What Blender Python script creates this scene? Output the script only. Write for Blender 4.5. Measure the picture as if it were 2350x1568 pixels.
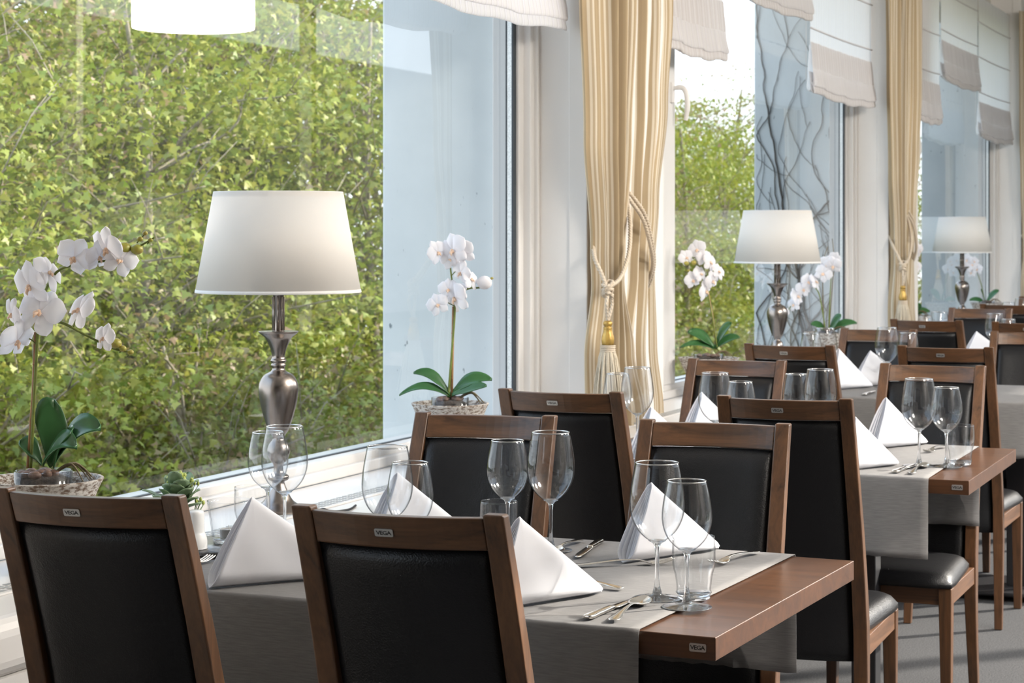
import bpy, bmesh, math, random
import numpy as np
from mathutils import Vector, Matrix
from math import sin, cos, pi, radians, sqrt, exp

SC = bpy.context.scene
COL = SC.collection
for o in list(bpy.data.objects):
    bpy.data.objects.remove(o)

# ------------------------------------------------------------------ camera
YAW = radians(24.0)
cam_d = bpy.data.cameras.new('camera')
cam = bpy.data.objects.new('camera', cam_d)
COL.objects.link(cam)
cam.location = (0, 0, 1.40)
cam.rotation_euler = (pi / 2, 0, YAW)
cam_d.sensor_width = 36.0
cam_d.lens = 36.0 * 4600 / 2350
cam_d.shift_y = -254 / 2350
cam_d.clip_start = 0.05
cam_d.clip_end = 300
cam_d.dof.use_dof = True
cam_d.dof.focus_distance = 3.7
cam_d.dof.aperture_fstop = 14.0
SC.camera = cam

# ------------------------------------------------------------------ colour management, sky, sun
SC.view_settings.view_transform = 'Standard'
SC.view_settings.look = 'None'
SC.view_settings.gamma = 1.0
SC.view_settings.use_curve_mapping = False
SC.view_settings.exposure = 0.40
SC.cycles.use_denoising = True
SC.cycles.max_bounces = 10
SC.cycles.diffuse_bounces = 5
SC.cycles.glossy_bounces = 4
SC.cycles.transmission_bounces = 8
SC.cycles.transparent_max_bounces = 24
SC.cycles.sample_clamp_indirect = 6.0
SC.cycles.caustics_reflective = False
SC.cycles.caustics_refractive = False

world = bpy.data.worlds.new('sky')
SC.world = world
world.use_nodes = True
wn, wl = world.node_tree.nodes, world.node_tree.links
wn.clear()
w_out = wn.new('ShaderNodeOutputWorld')
w_bg = wn.new('ShaderNodeBackground')
w_tc = wn.new('ShaderNodeTexCoord')
w_sep = wn.new('ShaderNodeSeparateXYZ')
w_ramp = wn.new('ShaderNodeValToRGB')
w_ramp.color_ramp.elements[0].position = 0.0
w_ramp.color_ramp.elements[0].color = (0.90, 0.95, 1.0, 1)
w_ramp.color_ramp.elements[1].position = 0.9
w_ramp.color_ramp.elements[1].color = (0.48, 0.66, 0.95, 1)
e_ = w_ramp.color_ramp.elements.new(0.3)
e_.color = (0.76, 0.87, 1.0, 1)
wl.new(w_tc.outputs['Generated'], w_sep.inputs[0])
wl.new(w_sep.outputs['Z'], w_ramp.inputs[0])
wl.new(w_ramp.outputs[0], w_bg.inputs[0])
w_bg.inputs[1].default_value = 2.2
wl.new(w_bg.outputs[0], w_out.inputs[0])

SUN_EL = radians(26)
sun_to = Vector((0.68 * cos(SUN_EL), 0.733 * cos(SUN_EL), sin(SUN_EL))).normalized()
sd = bpy.data.lights.new('sun', 'SUN')
sd.energy = 7.4
sd.angle = radians(0.9)
sd.color = (1.0, 0.93, 0.83)
so = bpy.data.objects.new('sun', sd)
COL.objects.link(so)
so.rotation_euler = sun_to.to_track_quat('Z', 'Y').to_euler()
so.location = (6, 6, 8)


# ------------------------------------------------------------------ materials
def new_mat(name):
    m = bpy.data.materials.new(name)
    m.use_nodes = True
    nt = m.node_tree
    nt.nodes.clear()
    out = nt.nodes.new('ShaderNodeOutputMaterial')
    return m, nt, nt.nodes, nt.links, out


def principled(name, col, rough=0.5, metal=0.0, spec=0.5, noise=None, bump=None, coat=0.0, sheen=0.0):
    """noise=(scale, col2, fac) ; bump=(scale, strength, dist)"""
    m, nt, n, l, out = new_mat(name)
    p = n.new('ShaderNodeBsdfPrincipled')
    p.inputs['Base Color'].default_value = (*col, 1)
    p.inputs['Roughness'].default_value = rough
    p.inputs['Metallic'].default_value = metal
    p.inputs['Specular IOR Level'].default_value = spec
    p.inputs['Coat Weight'].default_value = coat
    p.inputs['Coat Roughness'].default_value = 0.15
    p.inputs['Sheen Weight'].default_value = sheen
    tc = n.new('ShaderNodeTexCoord')
    if noise:
        nz = n.new('ShaderNodeTexNoise')
        nz.inputs['Scale'].default_value = noise[0]
        nz.inputs['Detail'].default_value = 6
        l.new(tc.outputs['Object'], nz.inputs['Vector'])
        mx = n.new('ShaderNodeMix')
        mx.data_type = 'RGBA'
        rp = n.new('ShaderNodeMapRange')
        rp.inputs[1].default_value = 0.35
        rp.inputs[2].default_value = 0.65
        rp.inputs[4].default_value = noise[2]
        l.new(nz.outputs[0], rp.inputs[0])
        l.new(rp.outputs[0], mx.inputs[0])
        mx.inputs[6].default_value = (*col, 1)
        mx.inputs[7].default_value = (*noise[1], 1)
        l.new(mx.outputs[2], p.inputs['Base Color'])
    if bump:
        nb = n.new('ShaderNodeTexNoise')
        nb.inputs['Scale'].default_value = bump[0]
        nb.inputs['Detail'].default_value = 3
        l.new(tc.outputs['Object'], nb.inputs['Vector'])
        b = n.new('ShaderNodeBump')
        b.inputs['Strength'].default_value = bump[1]
        b.inputs['Distance'].default_value = bump[2]
        l.new(nb.outputs[0], b.inputs['Height'])
        l.new(b.outputs[0], p.inputs['Normal'])
    l.new(p.outputs[0], out.inputs[0])
    return m


def wood(name, c1, c2, axis='Z', rough=0.38, scale=1.0):
    m, nt, n, l, out = new_mat(name)
    p = n.new('ShaderNodeBsdfPrincipled')
    tc = n.new('ShaderNodeTexCoord')
    mp = n.new('ShaderNodeMapping')
    s = {'X': (1.2, 22, 22), 'Y': (22, 1.2, 22), 'Z': (22, 22, 1.2)}[axis]
    mp.inputs['Scale'].default_value = tuple(v * scale for v in s)
    l.new(tc.outputs['Object'], mp.inputs[0])
    nz = n.new('ShaderNodeTexNoise')
    nz.inputs['Scale'].default_value = 1.4
    nz.inputs['Detail'].default_value = 8
    nz.inputs['Roughness'].default_value = 0.62
    nz.inputs['Distortion'].default_value = 1.1
    l.new(mp.outputs[0], nz.inputs['Vector'])
    wv = n.new('ShaderNodeTexNoise')
    wv.inputs['Scale'].default_value = 9
    wv.inputs['Detail'].default_value = 4
    l.new(mp.outputs[0], wv.inputs['Vector'])
    ad = n.new('ShaderNodeMath')
    ad.operation = 'MULTIPLY_ADD'
    ad.inputs[1].default_value = 0.35
    l.new(wv.outputs[0], ad.inputs[0])
    l.new(nz.outputs[0], ad.inputs[2])
    rp = n.new('ShaderNodeValToRGB')
    rp.color_ramp.elements[0].position = 0.42
    rp.color_ramp.elements[0].color = (*c1, 1)
    rp.color_ramp.elements[1].position = 0.92
    rp.color_ramp.elements[1].color = (*c2, 1)
    l.new(ad.outputs[0], rp.inputs[0])
    l.new(rp.outputs[0], p.inputs['Base Color'])
    p.inputs['Roughness'].default_value = rough
    p.inputs['Coat Weight'].default_value = 0.25
    p.inputs['Coat Roughness'].default_value = 0.25
    b = n.new('ShaderNodeBump')
    b.inputs['Strength'].default_value = 0.12
    b.inputs['Distance'].default_value = 0.001
    l.new(ad.outputs[0], b.inputs['Height'])
    l.new(b.outputs[0], p.inputs['Normal'])
    l.new(p.outputs[0], out.inputs[0])
    return m


def leather_mat():
    m, nt, n, l, out = new_mat('black_leather')
    p = n.new('ShaderNodeBsdfPrincipled')
    p.inputs['Base Color'].default_value = (0.008, 0.008, 0.009, 1)
    p.inputs['Roughness'].default_value = 0.38
    p.inputs['Specular IOR Level'].default_value = 0.33
    tc = n.new('ShaderNodeTexCoord')
    v = n.new('ShaderNodeTexVoronoi')
    v.inputs['Scale'].default_value = 420
    v.feature = 'SMOOTH_F1'
    l.new(tc.outputs['Object'], v.inputs['Vector'])
    nz = n.new('ShaderNodeTexNoise')
    nz.inputs['Scale'].default_value = 60
    nz.inputs['Detail'].default_value = 4
    l.new(tc.outputs['Object'], nz.inputs['Vector'])
    ad = n.new('ShaderNodeMath')
    ad.operation = 'ADD'
    l.new(v.outputs['Distance'], ad.inputs[0])
    l.new(nz.outputs[0], ad.inputs[1])
    b = n.new('ShaderNodeBump')
    b.inputs['Strength'].default_value = 0.45
    b.inputs['Distance'].default_value = 0.0012
    l.new(ad.outputs[0], b.inputs['Height'])
    l.new(b.outputs[0], p.inputs['Normal'])
    l.new(p.outputs[0], out.inputs[0])
    return m


def fabric(name, col, col2, scale=900, trans=0.0, rough=0.9, bump=0.4):
    """plain woven cloth; object-space crossed threads, optional translucency"""
    m, nt, n, l, out = new_mat(name)
    tc = n.new('ShaderNodeTexCoord')
    mp = n.new('ShaderNodeMapping')
    mp.inputs['Scale'].default_value = (scale * 0.25, scale * 0.25, scale * 0.25)
    l.new(tc.outputs['UV'], mp.inputs[0])
    a = n.new('ShaderNodeTexWave')
    a.bands_direction = 'X'
    a.inputs['Scale'].default_value = 1.0
    a.inputs['Distortion'].default_value = 0.6
    b = n.new('ShaderNodeTexWave')
    b.bands_direction = 'Y'
    b.inputs['Scale'].default_value = 1.0
    b.inputs['Distortion'].default_value = 0.6
    l.new(mp.outputs[0], a.inputs[0])
    l.new(mp.outputs[0], b.inputs[0])
    mu = n.new('ShaderNodeMath')
    mu.operation = 'MULTIPLY'
    l.new(a.outputs['Fac'], mu.inputs[0])
    l.new(b.outputs['Fac'], mu.inputs[1])
    mp2 = n.new('ShaderNodeMapping')
    mp2.inputs['Scale'].default_value = (14, 170, 1)
    l.new(tc.outputs['UV'], mp2.inputs[0])
    nz = n.new('ShaderNodeTexNoise')
    nz.inputs['Scale'].default_value = 2.0
    nz.inputs['Detail'].default_value = 5
    l.new(mp2.outputs[0], nz.inputs['Vector'])
    ad = n.new('ShaderNodeMath')
    ad.operation = 'MULTIPLY_ADD'
    ad.inputs[1].default_value = 0.55
    l.new(mu.outputs[0], ad.inputs[0])
    l.new(nz.outputs[0], ad.inputs[2])
    mx = n.new('ShaderNodeMix')
    mx.data_type = 'RGBA'
    mx.inputs[6].default_value = (*col2, 1)
    mx.inputs[7].default_value = (*col, 1)
    l.new(ad.outputs[0], mx.inputs[0])
    d = n.new('ShaderNodeBsdfDiffuse')
    l.new(mx.outputs[2], d.inputs[0])
    bp = n.new('ShaderNodeBump')
    bp.inputs['Strength'].default_value = bump
    bp.inputs['Distance'].default_value = 0.0004
    l.new(ad.outputs[0], bp.inputs['Height'])
    l.new(bp.outputs[0], d.inputs['Normal'])
    if trans > 0:
        t = n.new('ShaderNodeBsdfTranslucent')
        l.new(mx.outputs[2], t.inputs[0])
        ms = n.new('ShaderNodeMixShader')
        ms.inputs[0].default_value = trans
        l.new(d.outputs[0], ms.inputs[1])
        l.new(t.outputs[0], ms.inputs[2])
        l.new(ms.outputs[0], out.inputs[0])
    else:
        l.new(d.outputs[0], out.inputs[0])
    return m


def soft_white(name, col, trans, rough=0.8):
    m, nt, n, l, out = new_mat(name)
    d = n.new('ShaderNodeBsdfDiffuse')
    d.inputs[0].default_value = (*col, 1)
    t = n.new('ShaderNodeBsdfTranslucent')
    t.inputs[0].default_value = (*col, 1)
    ms = n.new('ShaderNodeMixShader')
    ms.inputs[0].default_value = trans
    l.new(d.outputs[0], ms.inputs[1])
    l.new(t.outputs[0], ms.inputs[2])
    l.new(ms.outputs[0], out.inputs[0])
    return m


def striped(name, base, stripes, period, trans, rough=0.6, sheen_mix=0.08):
    """vertical woven stripes along UV.x in metres; stripes = [(pos, colour), ...] constant ramp"""
    m, nt, n, l, out = new_mat(name)
    tc = n.new('ShaderNodeTexCoord')
    sp = n.new('ShaderNodeSeparateXYZ')
    l.new(tc.outputs['UV'], sp.inputs[0])
    dv = n.new('ShaderNodeMath')
    dv.operation = 'DIVIDE'
    dv.inputs[1].default_value = period
    l.new(sp.outputs['X'], dv.inputs[0])
    fr = n.new('ShaderNodeMath')
    fr.operation = 'FRACT'
    l.new(dv.outputs[0], fr.inputs[0])
    rp = n.new('ShaderNodeValToRGB')
    rp.color_ramp.interpolation = 'CONSTANT'
    els = rp.color_ramp.elements
    els[0].position = 0
    els[0].color = (*base, 1)
    els[1].position = stripes[0][0]
    els[1].color = (*stripes[0][1], 1)
    for pos, c in stripes[1:]:
        e = els.new(pos)
        e.color = (*c, 1)
    l.new(fr.outputs[0], rp.inputs[0])
    d = n.new('ShaderNodeBsdfDiffuse')
    t = n.new('ShaderNodeBsdfTranslucent')
    g = n.new('ShaderNodeBsdfGlossy')
    g.inputs['Roughness'].default_value = 0.45
    l.new(rp.outputs[0], d.inputs[0])
    l.new(rp.outputs[0], t.inputs[0])
    l.new(rp.outputs[0], g.inputs[0])
    ms = n.new('ShaderNodeMixShader')
    ms.inputs[0].default_value = trans
    l.new(d.outputs[0], ms.inputs[1])
    l.new(t.outputs[0], ms.inputs[2])
    m2 = n.new('ShaderNodeMixShader')
    m2.inputs[0].default_value = sheen_mix
    l.new(ms.outputs[0], m2.inputs[1])
    l.new(g.outputs[0], m2.inputs[2])
    l.new(m2.outputs[0], out.inputs[0])
    return m


def thin_glass(name, ior=1.5, tint=(1, 1, 1), edge=None, rough=0.0):
    """clear sheet: what lies behind shows through, surroundings mirror by Fresnel"""
    m, nt, n, l, out = new_mat(name)
    tr = n.new('ShaderNodeBsdfTransparent')
    tr.inputs[0].default_value = (*tint, 1)
    gl = n.new('ShaderNodeBsdfGlossy')
    gl.inputs['Roughness'].default_value = rough
    fr = n.new('ShaderNodeFresnel')
    fr.inputs[0].default_value = ior
    if edge:
        lw = n.new('ShaderNodeLayerWeight')
        lw.inputs[0].default_value = 0.5
        rp = n.new('ShaderNodeValToRGB')
        rp.color_ramp.elements[0].position = 0.70
        rp.color_ramp.elements[0].color = (*tint, 1)
        rp.color_ramp.elements[1].position = 0.98
        rp.color_ramp.elements[1].color = (*edge, 1)
        l.new(lw.outputs['Facing'], rp.inputs[0])
        l.new(rp.outputs[0], tr.inputs[0])
    ms = n.new('ShaderNodeMixShader')
    if edge:
        pw = n.new('ShaderNodeMath')
        pw.operation = 'POWER'
        pw.inputs[1].default_value = 3.5
        ma = n.new('ShaderNodeMath')
        ma.operation = 'MULTIPLY_ADD'
        ma.inputs[1].default_value = 0.55
        ma.inputs[2].default_value = 0.035
        lf = n.new('ShaderNodeLayerWeight')
        lf.inputs[0].default_value = 0.5
        l.new(lf.outputs['Facing'], pw.inputs[0])
        l.new(pw.outputs[0], ma.inputs[0])
        l.new(ma.outputs[0], ms.inputs[0])
    else:
        l.new(fr.outputs[0], ms.inputs[0])
    l.new(tr.outputs[0], ms.inputs[1])
    l.new(gl.outputs[0], ms.inputs[2])
    l.new(ms.outputs[0], out.inputs[0])
    return m


def solid_glass(name, col=(1, 1, 1), ior=1.5):
    m, nt, n, l, out = new_mat(name)
    g = n.new('ShaderNodeBsdfGlass')
    g.inputs['IOR'].default_value = ior
    g.inputs['Roughness'].default_value = 0.0
    g.inputs[0].default_value = (*col, 1)
    tr = n.new('ShaderNodeBsdfTransparent')
    ms = n.new('ShaderNodeMixShader')
    ms.inputs[0].default_value = 0.15
    l.new(g.outputs[0], ms.inputs[1])
    l.new(tr.outputs[0], ms.inputs[2])
    l.new(ms.outputs[0], out.inputs[0])
    return m


def leaf_mat(name, cols, trans=0.28):
    m, nt, n, l, out = new_mat(name)
    geo = n.new('ShaderNodeNewGeometry')
    rp = n.new('ShaderNodeValToRGB')
    els = rp.color_ramp.elements
    els[0].position = 0
    els[0].color = (*cols[0], 1)
    els[1].position = 1
    els[1].color = (*cols[-1], 1)
    for i, c in enumerate(cols[1:-1]):
        e = els.new((i + 1) / (len(cols) - 1))
        e.color = (*c, 1)
    l.new(geo.outputs['Random Per Island'], rp.inputs[0])
    d = n.new('ShaderNodeBsdfDiffuse')
    t = n.new('ShaderNodeBsdfTranslucent')
    g = n.new('ShaderNodeBsdfGlossy')
    g.inputs['Roughness'].default_value = 0.5
    l.new(rp.outputs[0], d.inputs[0])
    l.new(rp.outputs[0], t.inputs[0])
    ms = n.new('ShaderNodeMixShader')
    ms.inputs[0].default_value = trans
    l.new(d.outputs[0], ms.inputs[1])
    l.new(t.outputs[0], ms.inputs[2])
    m2 = n.new('ShaderNodeMixShader')
    m2.inputs[0].default_value = 0.04
    l.new(ms.outputs[0], m2.inputs[1])
    l.new(g.outputs[0], m2.inputs[2])
    l.new(m2.outputs[0], out.inputs[0])
    return m


def stone_mat():
    m, nt, n, l, out = new_mat('weathered_stoneware')
    p = n.new('ShaderNodeBsdfPrincipled')
    tc = n.new('ShaderNodeTexCoord')
    mp = n.new('ShaderNodeMapping')
    mp.inputs['Scale'].default_value = (1, 1, 2.6)
    l.new(tc.outputs['Object'], mp.inputs[0])
    a = n.new('ShaderNodeTexNoise')
    a.inputs['Scale'].default_value = 75
    a.inputs['Detail'].default_value = 8
    a.inputs['Roughness'].default_value = 0.75
    l.new(mp.outputs[0], a.inputs['Vector'])
    rp = n.new('ShaderNodeValToRGB')
    rp.color_ramp.elements[0].position = 0.44
    rp.color_ramp.elements[0].color = (0.13, 0.085, 0.055, 1)
    rp.color_ramp.elements[1].position = 0.54
    rp.color_ramp.elements[1].color = (0.52, 0.49, 0.45, 1)
    l.new(a.outputs[0], rp.inputs[0])
    l.new(rp.outputs[0], p.inputs['Base Color'])
    p.inputs['Roughness'].default_value = 0.85
    b = n.new('ShaderNodeBump')
    b.inputs['Strength'].default_value = 0.6
    b.inputs['Distance'].default_value = 0.003
    l.new(a.outputs[0], b.inputs['Height'])
    l.new(b.outputs[0], p.inputs['Normal'])
    l.new(p.outputs[0], out.inputs[0])
    return m


def carpet_mat():
    m, nt, n, l, out = new_mat('grey_carpet')
    p = n.new('ShaderNodeBsdfPrincipled')
    tc = n.new('ShaderNodeTexCoord')
    a = n.new('ShaderNodeTexNoise')
    a.inputs['Scale'].default_value = 190
    a.inputs['Detail'].default_value = 5
    a.inputs['Roughness'].default_value = 0.8
    l.new(tc.outputs['Object'], a.inputs['Vector'])
    rp = n.new('ShaderNodeValToRGB')
    rp.color_ramp.elements[0].position = 0.38
    rp.color_ramp.elements[0].color = (0.018, 0.019, 0.022, 1)
    rp.color_ramp.elements[1].position = 0.66
    rp.color_ramp.elements[1].color = (0.115, 0.115, 0.12, 1)
    l.new(a.outputs[0], rp.inputs[0])
    l.new(rp.outputs[0], p.inputs['Base Color'])
    p.inputs['Roughness'].default_value = 0.95
    b = n.new('ShaderNodeBump')
    b.inputs['Strength'].default_value = 0.8
    b.inputs['Distance'].default_value = 0.004
    l.new(a.outputs[0], b.inputs['Height'])
    l.new(b.outputs[0], p.inputs['Normal'])
    l.new(p.outputs[0], out.inputs[0])
    return m


def concrete_mat():
    m, nt, n, l, out = new_mat('painted_concrete')
    p = n.new('ShaderNodeBsdfPrincipled')
    tc = n.new('ShaderNodeTexCoord')
    a = n.new('ShaderNodeTexNoise')
    a.inputs['Scale'].default_value = 3
    a.inputs['Detail'].default_value = 8
    l.new(tc.outputs['Object'], a.inputs['Vector'])
    r1 = n.new('ShaderNodeValToRGB')
    r1.color_ramp.elements[0].position = 0.3
    r1.color_ramp.elements[0].color = (0.60, 0.635, 0.64, 1)
    r1.color_ramp.elements[1].position = 0.7
    r1.color_ramp.elements[1].color = (0.72, 0.75, 0.75, 1)
    l.new(a.outputs[0], r1.inputs[0])
    v = n.new('ShaderNodeTexNoise')
    v.inputs['Scale'].default_value = 38
    v.inputs['Detail'].default_value = 3
    mp = n.new('ShaderNodeMapping')
    mp.inputs['Scale'].default_value = (1, 1, 0.55)
    l.new(tc.outputs['Object'], mp.inputs[0])
    l.new(mp.outputs[0], v.inputs['Vector'])
    r2 = n.new('ShaderNodeValToRGB')
    r2.color_ramp.elements[0].position = 0.70
    r2.color_ramp.elements[0].color = (0, 0, 0, 1)
    r2.color_ramp.elements[1].position = 0.76
    r2.color_ramp.elements[1].color = (1, 1, 1, 1)
    l.new(v.outputs[0], r2.inputs[0])
    mx = n.new('ShaderNodeMix')
    mx.data_type = 'RGBA'
    l.new(r2.outputs[0], mx.inputs[0])
    l.new(r1.outputs[0], mx.inputs[6])
    mx.inputs[7].default_value = (0.2, 0.23, 0.25, 1)
    l.new(mx.outputs[2], p.inputs['Base Color'])
    p.inputs['Roughness'].default_value = 0.85
    l.new(p.outputs[0], out.inputs[0])
    return m


M = {}
M['wood'] = wood('walnut_stained_beech', (0.034, 0.016, 0.008), (0.150, 0.068, 0.028), 'Z')
M['wood_x'] = wood('walnut_stained_rail', (0.034, 0.016, 0.008), (0.150, 0.068, 0.028), 'X')
M['wood_y'] = wood('walnut_stained_apron', (0.055, 0.026, 0.013), (0.18, 0.085, 0.04), 'Y')
M['table'] = wood('walnut_table_edge', (0.042, 0.018, 0.009), (0.115, 0.050, 0.023), 'X', rough=0.28, scale=0.8)
M['leather'] = leather_mat()
M['napkin'] = soft_white('white_linen', (0.90, 0.90, 0.93), 0.25)
M['cloth'] = fabric('grey_woven_cloth', (0.40, 0.39, 0.385), (0.19, 0.188, 0.19), scale=1150, trans=0.38)
M['shade'] = soft_white('cream_lamp_shade_fabric', (0.92, 0.885, 0.84), 0.5)
M['trim'] = soft_white('white_shade_trim', (0.88, 0.86, 0.84), 0.2)
M['pewter'] = principled('brushed_pewter', (0.30, 0.26, 0.235), rough=0.27, metal=1.0, noise=(30, (0.24, 0.21, 0.19), 0.6))
M['silver'] = principled('polished_cutlery_steel', (0.78, 0.75, 0.70), rough=0.12, metal=1.0)
M['badge'] = principled('brushed_badge_metal', (0.55, 0.55, 0.54), rough=0.38, metal=0.75)
M['ink'] = principled('black_lettering', (0.015, 0.015, 0.015), rough=0.5)
M['white'] = principled('white_painted_frame', (0.70, 0.68, 0.66), rough=0.35)
M['wall'] = principled('warm_white_wall', (0.76, 0.725, 0.69), rough=0.7, noise=(4, (0.72, 0.68, 0.64), 0.6), bump=(120, 0.15, 0.001))
M['ceiling'] = principled('white_ceiling', (0.8, 0.79, 0.77), rough=0.9)
M['dark'] = principled('dark_gasket', (0.03, 0.04, 0.05), rough=0.5)
M['alu'] = principled('aluminium_spacer', (0.62, 0.64, 0.64), rough=0.4, metal=0.6, noise=(260, (0.4, 0.42, 0.42), 0.8))
M['pane'] = thin_glass('window_glass', ior=1.62, tint=(0.95, 0.975, 0.97))
M['bowlglass'] = thin_glass('clear_crystal', ior=1.33, tint=(0.985, 0.99, 0.995), edge=(0.30, 0.33, 0.36))
M['rim'] = thin_glass('fire_polished_rim', ior=2.6, tint=(0.9, 0.92, 0.94), rough=0.15)
M['glass'] = solid_glass('solid_crystal', (0.98, 0.99, 1.0))
M['concrete'] = concrete_mat()
M['carpet'] = carpet_mat()
M['black'] = principled('black_powder_coat', (0.012, 0.012, 0.014), rough=0.45)
M['curtain'] = striped('champagne_striped_satin', (0.43, 0.335, 0.215),
                       [(0.34, (0.66, 0.59, 0.475)), (0.50, (0.48, 0.385, 0.265)), (0.66, (0.66, 0.59, 0.475)), (0.82, (0.40, 0.305, 0.195))], 0.058, 0.22)
M['blind'] = striped('sheer_striped_blind', (0.92, 0.91, 0.91), [(0.42, (0.74, 0.72, 0.72)), (0.50, (0.94, 0.93, 0.95)), (0.8, (0.82, 0.80, 0.81)), (0.86, (0.94, 0.93, 0.93))], 0.035, 0.62, sheen_mix=0.0)
M['hem'] = striped('beige_blind_lining', (0.72, 0.69, 0.69), [(0.42, (0.88, 0.87, 0.88)), (0.50, (0.72, 0.69, 0.68)), (0.8, (0.74, 0.71, 0.70)), (0.86, (0.64, 0.60, 0.585))], 0.035, 0.35, sheen_mix=0.0)
M['cord'] = principled('beige_silk_cord', (0.60, 0.50, 0.38), rough=0.5, sheen=0.3, noise=(300, (0.45, 0.36, 0.26), 0.7))
M['fringe'] = principled('cream_silk_fringe', (0.68, 0.60, 0.47), rough=0.55, sheen=0.3, noise=(400, (0.5, 0.42, 0.3), 0.8))
M['gold'] = principled('antique_gold_wood', (0.52, 0.33, 0.08), rough=0.38, metal=0.45, noise=(60, (0.25, 0.15, 0.04), 0.7))
M['stone'] = stone_mat()
M['soil'] = principled('dark_potting_bark', (0.05, 0.04, 0.035), rough=0.9, noise=(60, (0.12, 0.09, 0.07), 0.8), bump=(90, 0.8, 0.01))
M['pebble'] = principled('brown_pebble', (0.20, 0.115, 0.08), rough=0.6, noise=(70, (0.09, 0.06, 0.05), 0.8))
M['petal'] = soft_white('white_orchid_petal', (0.88, 0.86, 0.885), 0.3)
M['lip'] = principled('orchid_lip', (0.85, 0.80, 0.72), rough=0.5, noise=(120, (0.75, 0.30, 0.05), 0.9))
M['bud'] = principled('olive_green_bud', (0.33, 0.34, 0.05), rough=0.4, noise=(90, (0.40, 0.24, 0.08), 0.6))
M['stem'] = principled('green_orchid_stem', (0.16, 0.20, 0.03), rough=0.5, noise=(80, (0.10, 0.12, 0.02), 0.6))
M['bamboo'] = principled('bamboo_stake', (0.36, 0.20, 0.09), rough=0.55, noise=(50, (0.22, 0.12, 0.05), 0.7))
M['oleaf'] = principled('dark_orchid_leaf', (0.030, 0.105, 0.030), rough=0.28, noise=(20, (0.05, 0.15, 0.05), 0.6))
M['kleaf'] = principled('grey_green_succulent_leaf', (0.24, 0.33, 0.19), rough=0.45, noise=(30, (0.10, 0.17, 0.08), 0.6))
M['kbud'] = principled('yellow_green_flower_bud', (0.42, 0.48, 0.12), rough=0.5)
M['root'] = principled('brown_aerial_root', (0.17, 0.13, 0.07), rough=0.7)
M['porcelain'] = principled('white_porcelain', (0.82, 0.82, 0.81), rough=0.12)
M['potwhite'] = principled('matt_white_pot', (0.74, 0.72, 0.69), rough=0.7)
M['slate'] = principled('dark_marble_tray', (0.035, 0.035, 0.035), rough=0.25, noise=(70, (0.3, 0.29, 0.28), 0.45))
M['wax'] = soft_white('white_wax', (0.85, 0.84, 0.82), 0.3)
M['foil'] = principled('tealight_cup_aluminium', (0.7, 0.7, 0.7), rough=0.3, metal=0.9)
M['leafA'] = leaf_mat('spring_maple_leaf', [(0.202, 0.260, 0.028), (0.361, 0.370, 0.056), (0.260, 0.319, 0.040), (0.454, 0.420, 0.088), (0.151, 0.218, 0.024)])
M['leafB'] = leaf_mat('spring_shrub_leaf', [(0.252, 0.294, 0.040), (0.370, 0.361, 0.080), (0.202, 0.269, 0.036), (0.403, 0.260, 0.152), (0.277, 0.319, 0.048)])
M['bark'] = principled('pale_bark', (0.42, 0.34, 0.24), rough=0.9, noise=(14, (0.16, 0.14, 0.10), 0.7))
M['vine'] = principled('dark_vine_wood', (0.09, 0.085, 0.08), rough=0.9, noise=(25, (0.16, 0.14, 0.12), 0.7))
M['forestfloor'] = principled('dark_forest_floor', (0.045, 0.06, 0.02), rough=1.0, noise=(3, (0.09, 0.08, 0.04), 0.8))  # dark green mottled with brown
M['facade'] = principled('pale_render_facade', (0.62, 0.64, 0.66), rough=0.9, noise=(2, (0.55, 0.57, 0.6), 0.5))
M['sky_block'] = principled('brown_sky_block', (0.42, 0.37, 0.32), rough=0.9, noise=(5, (0.34, 0.30, 0.26), 0.7))  # for the unseen wall added to dim window reflections
M['grille'] = principled('grey_metal_grille', (0.35, 0.35, 0.34), rough=0.45, metal=0.4)
M['brownwall'] = principled('dark_brown_end_wall', (0.07, 0.045, 0.03), rough=0.8)


def lamp_glow():
    m, nt, n, l, out = new_mat('lit_pendant_fabric')
    e = n.new('ShaderNodeEmission')
    e.inputs[0].default_value = (1.0, 0.94, 0.86, 1)
    e.inputs[1].default_value = 40.0
    l.new(e.outputs[0], out.inputs[0])
    return m


M['glow'] = lamp_glow()


# ------------------------------------------------------------------ mesh helpers
def mesh_obj(name, verts, faces, mat, parent=None, smooth=True, uvs=None, loc=None, rot=None):
    me = bpy.data.meshes.new(name)
    me.from_pydata([tuple(v) for v in verts], [], faces)
    if uvs is not None:
        uvl = me.uv_layers.new(name='UVMap')
        li = np.empty(len(me.loops), dtype=np.int32)
        me.loops.foreach_get('vertex_index', li)
        uvl.data.foreach_set('uv', np.array(uvs, dtype=np.float32)[li].ravel())
    if isinstance(mat, (list, tuple)):
        for q in mat:
            me.materials.append(q)
    else:
        me.materials.append(mat)
    if smooth:
        me.polygons.foreach_set('use_smooth', [True] * len(me.polygons))
    me.update()
    o = bpy.data.objects.new(name, me)
    COL.objects.link(o)
    if parent is not None:
        o.parent = parent
    if loc is not None:
        o.location = loc
    if rot is not None:
        o.rotation_euler = rot
    return o


def bevel(o, w=0.003, seg=2):
    b = o.modifiers.new('bevel', 'BEVEL')
    b.width = w
    b.segments = seg
    b.limit_method = 'ANGLE'
    b.harden_normals = False
    return o


def solidify(o, t, off=0.0):
    s = o.modifiers.new('solid', 'SOLIDIFY')
    s.thickness = t
    s.offset = off
    return o


def subsurf(o, n=1):
    s = o.modifiers.new('sub', 'SUBSURF')
    s.levels = n
    s.render_levels = n
    return o


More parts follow.
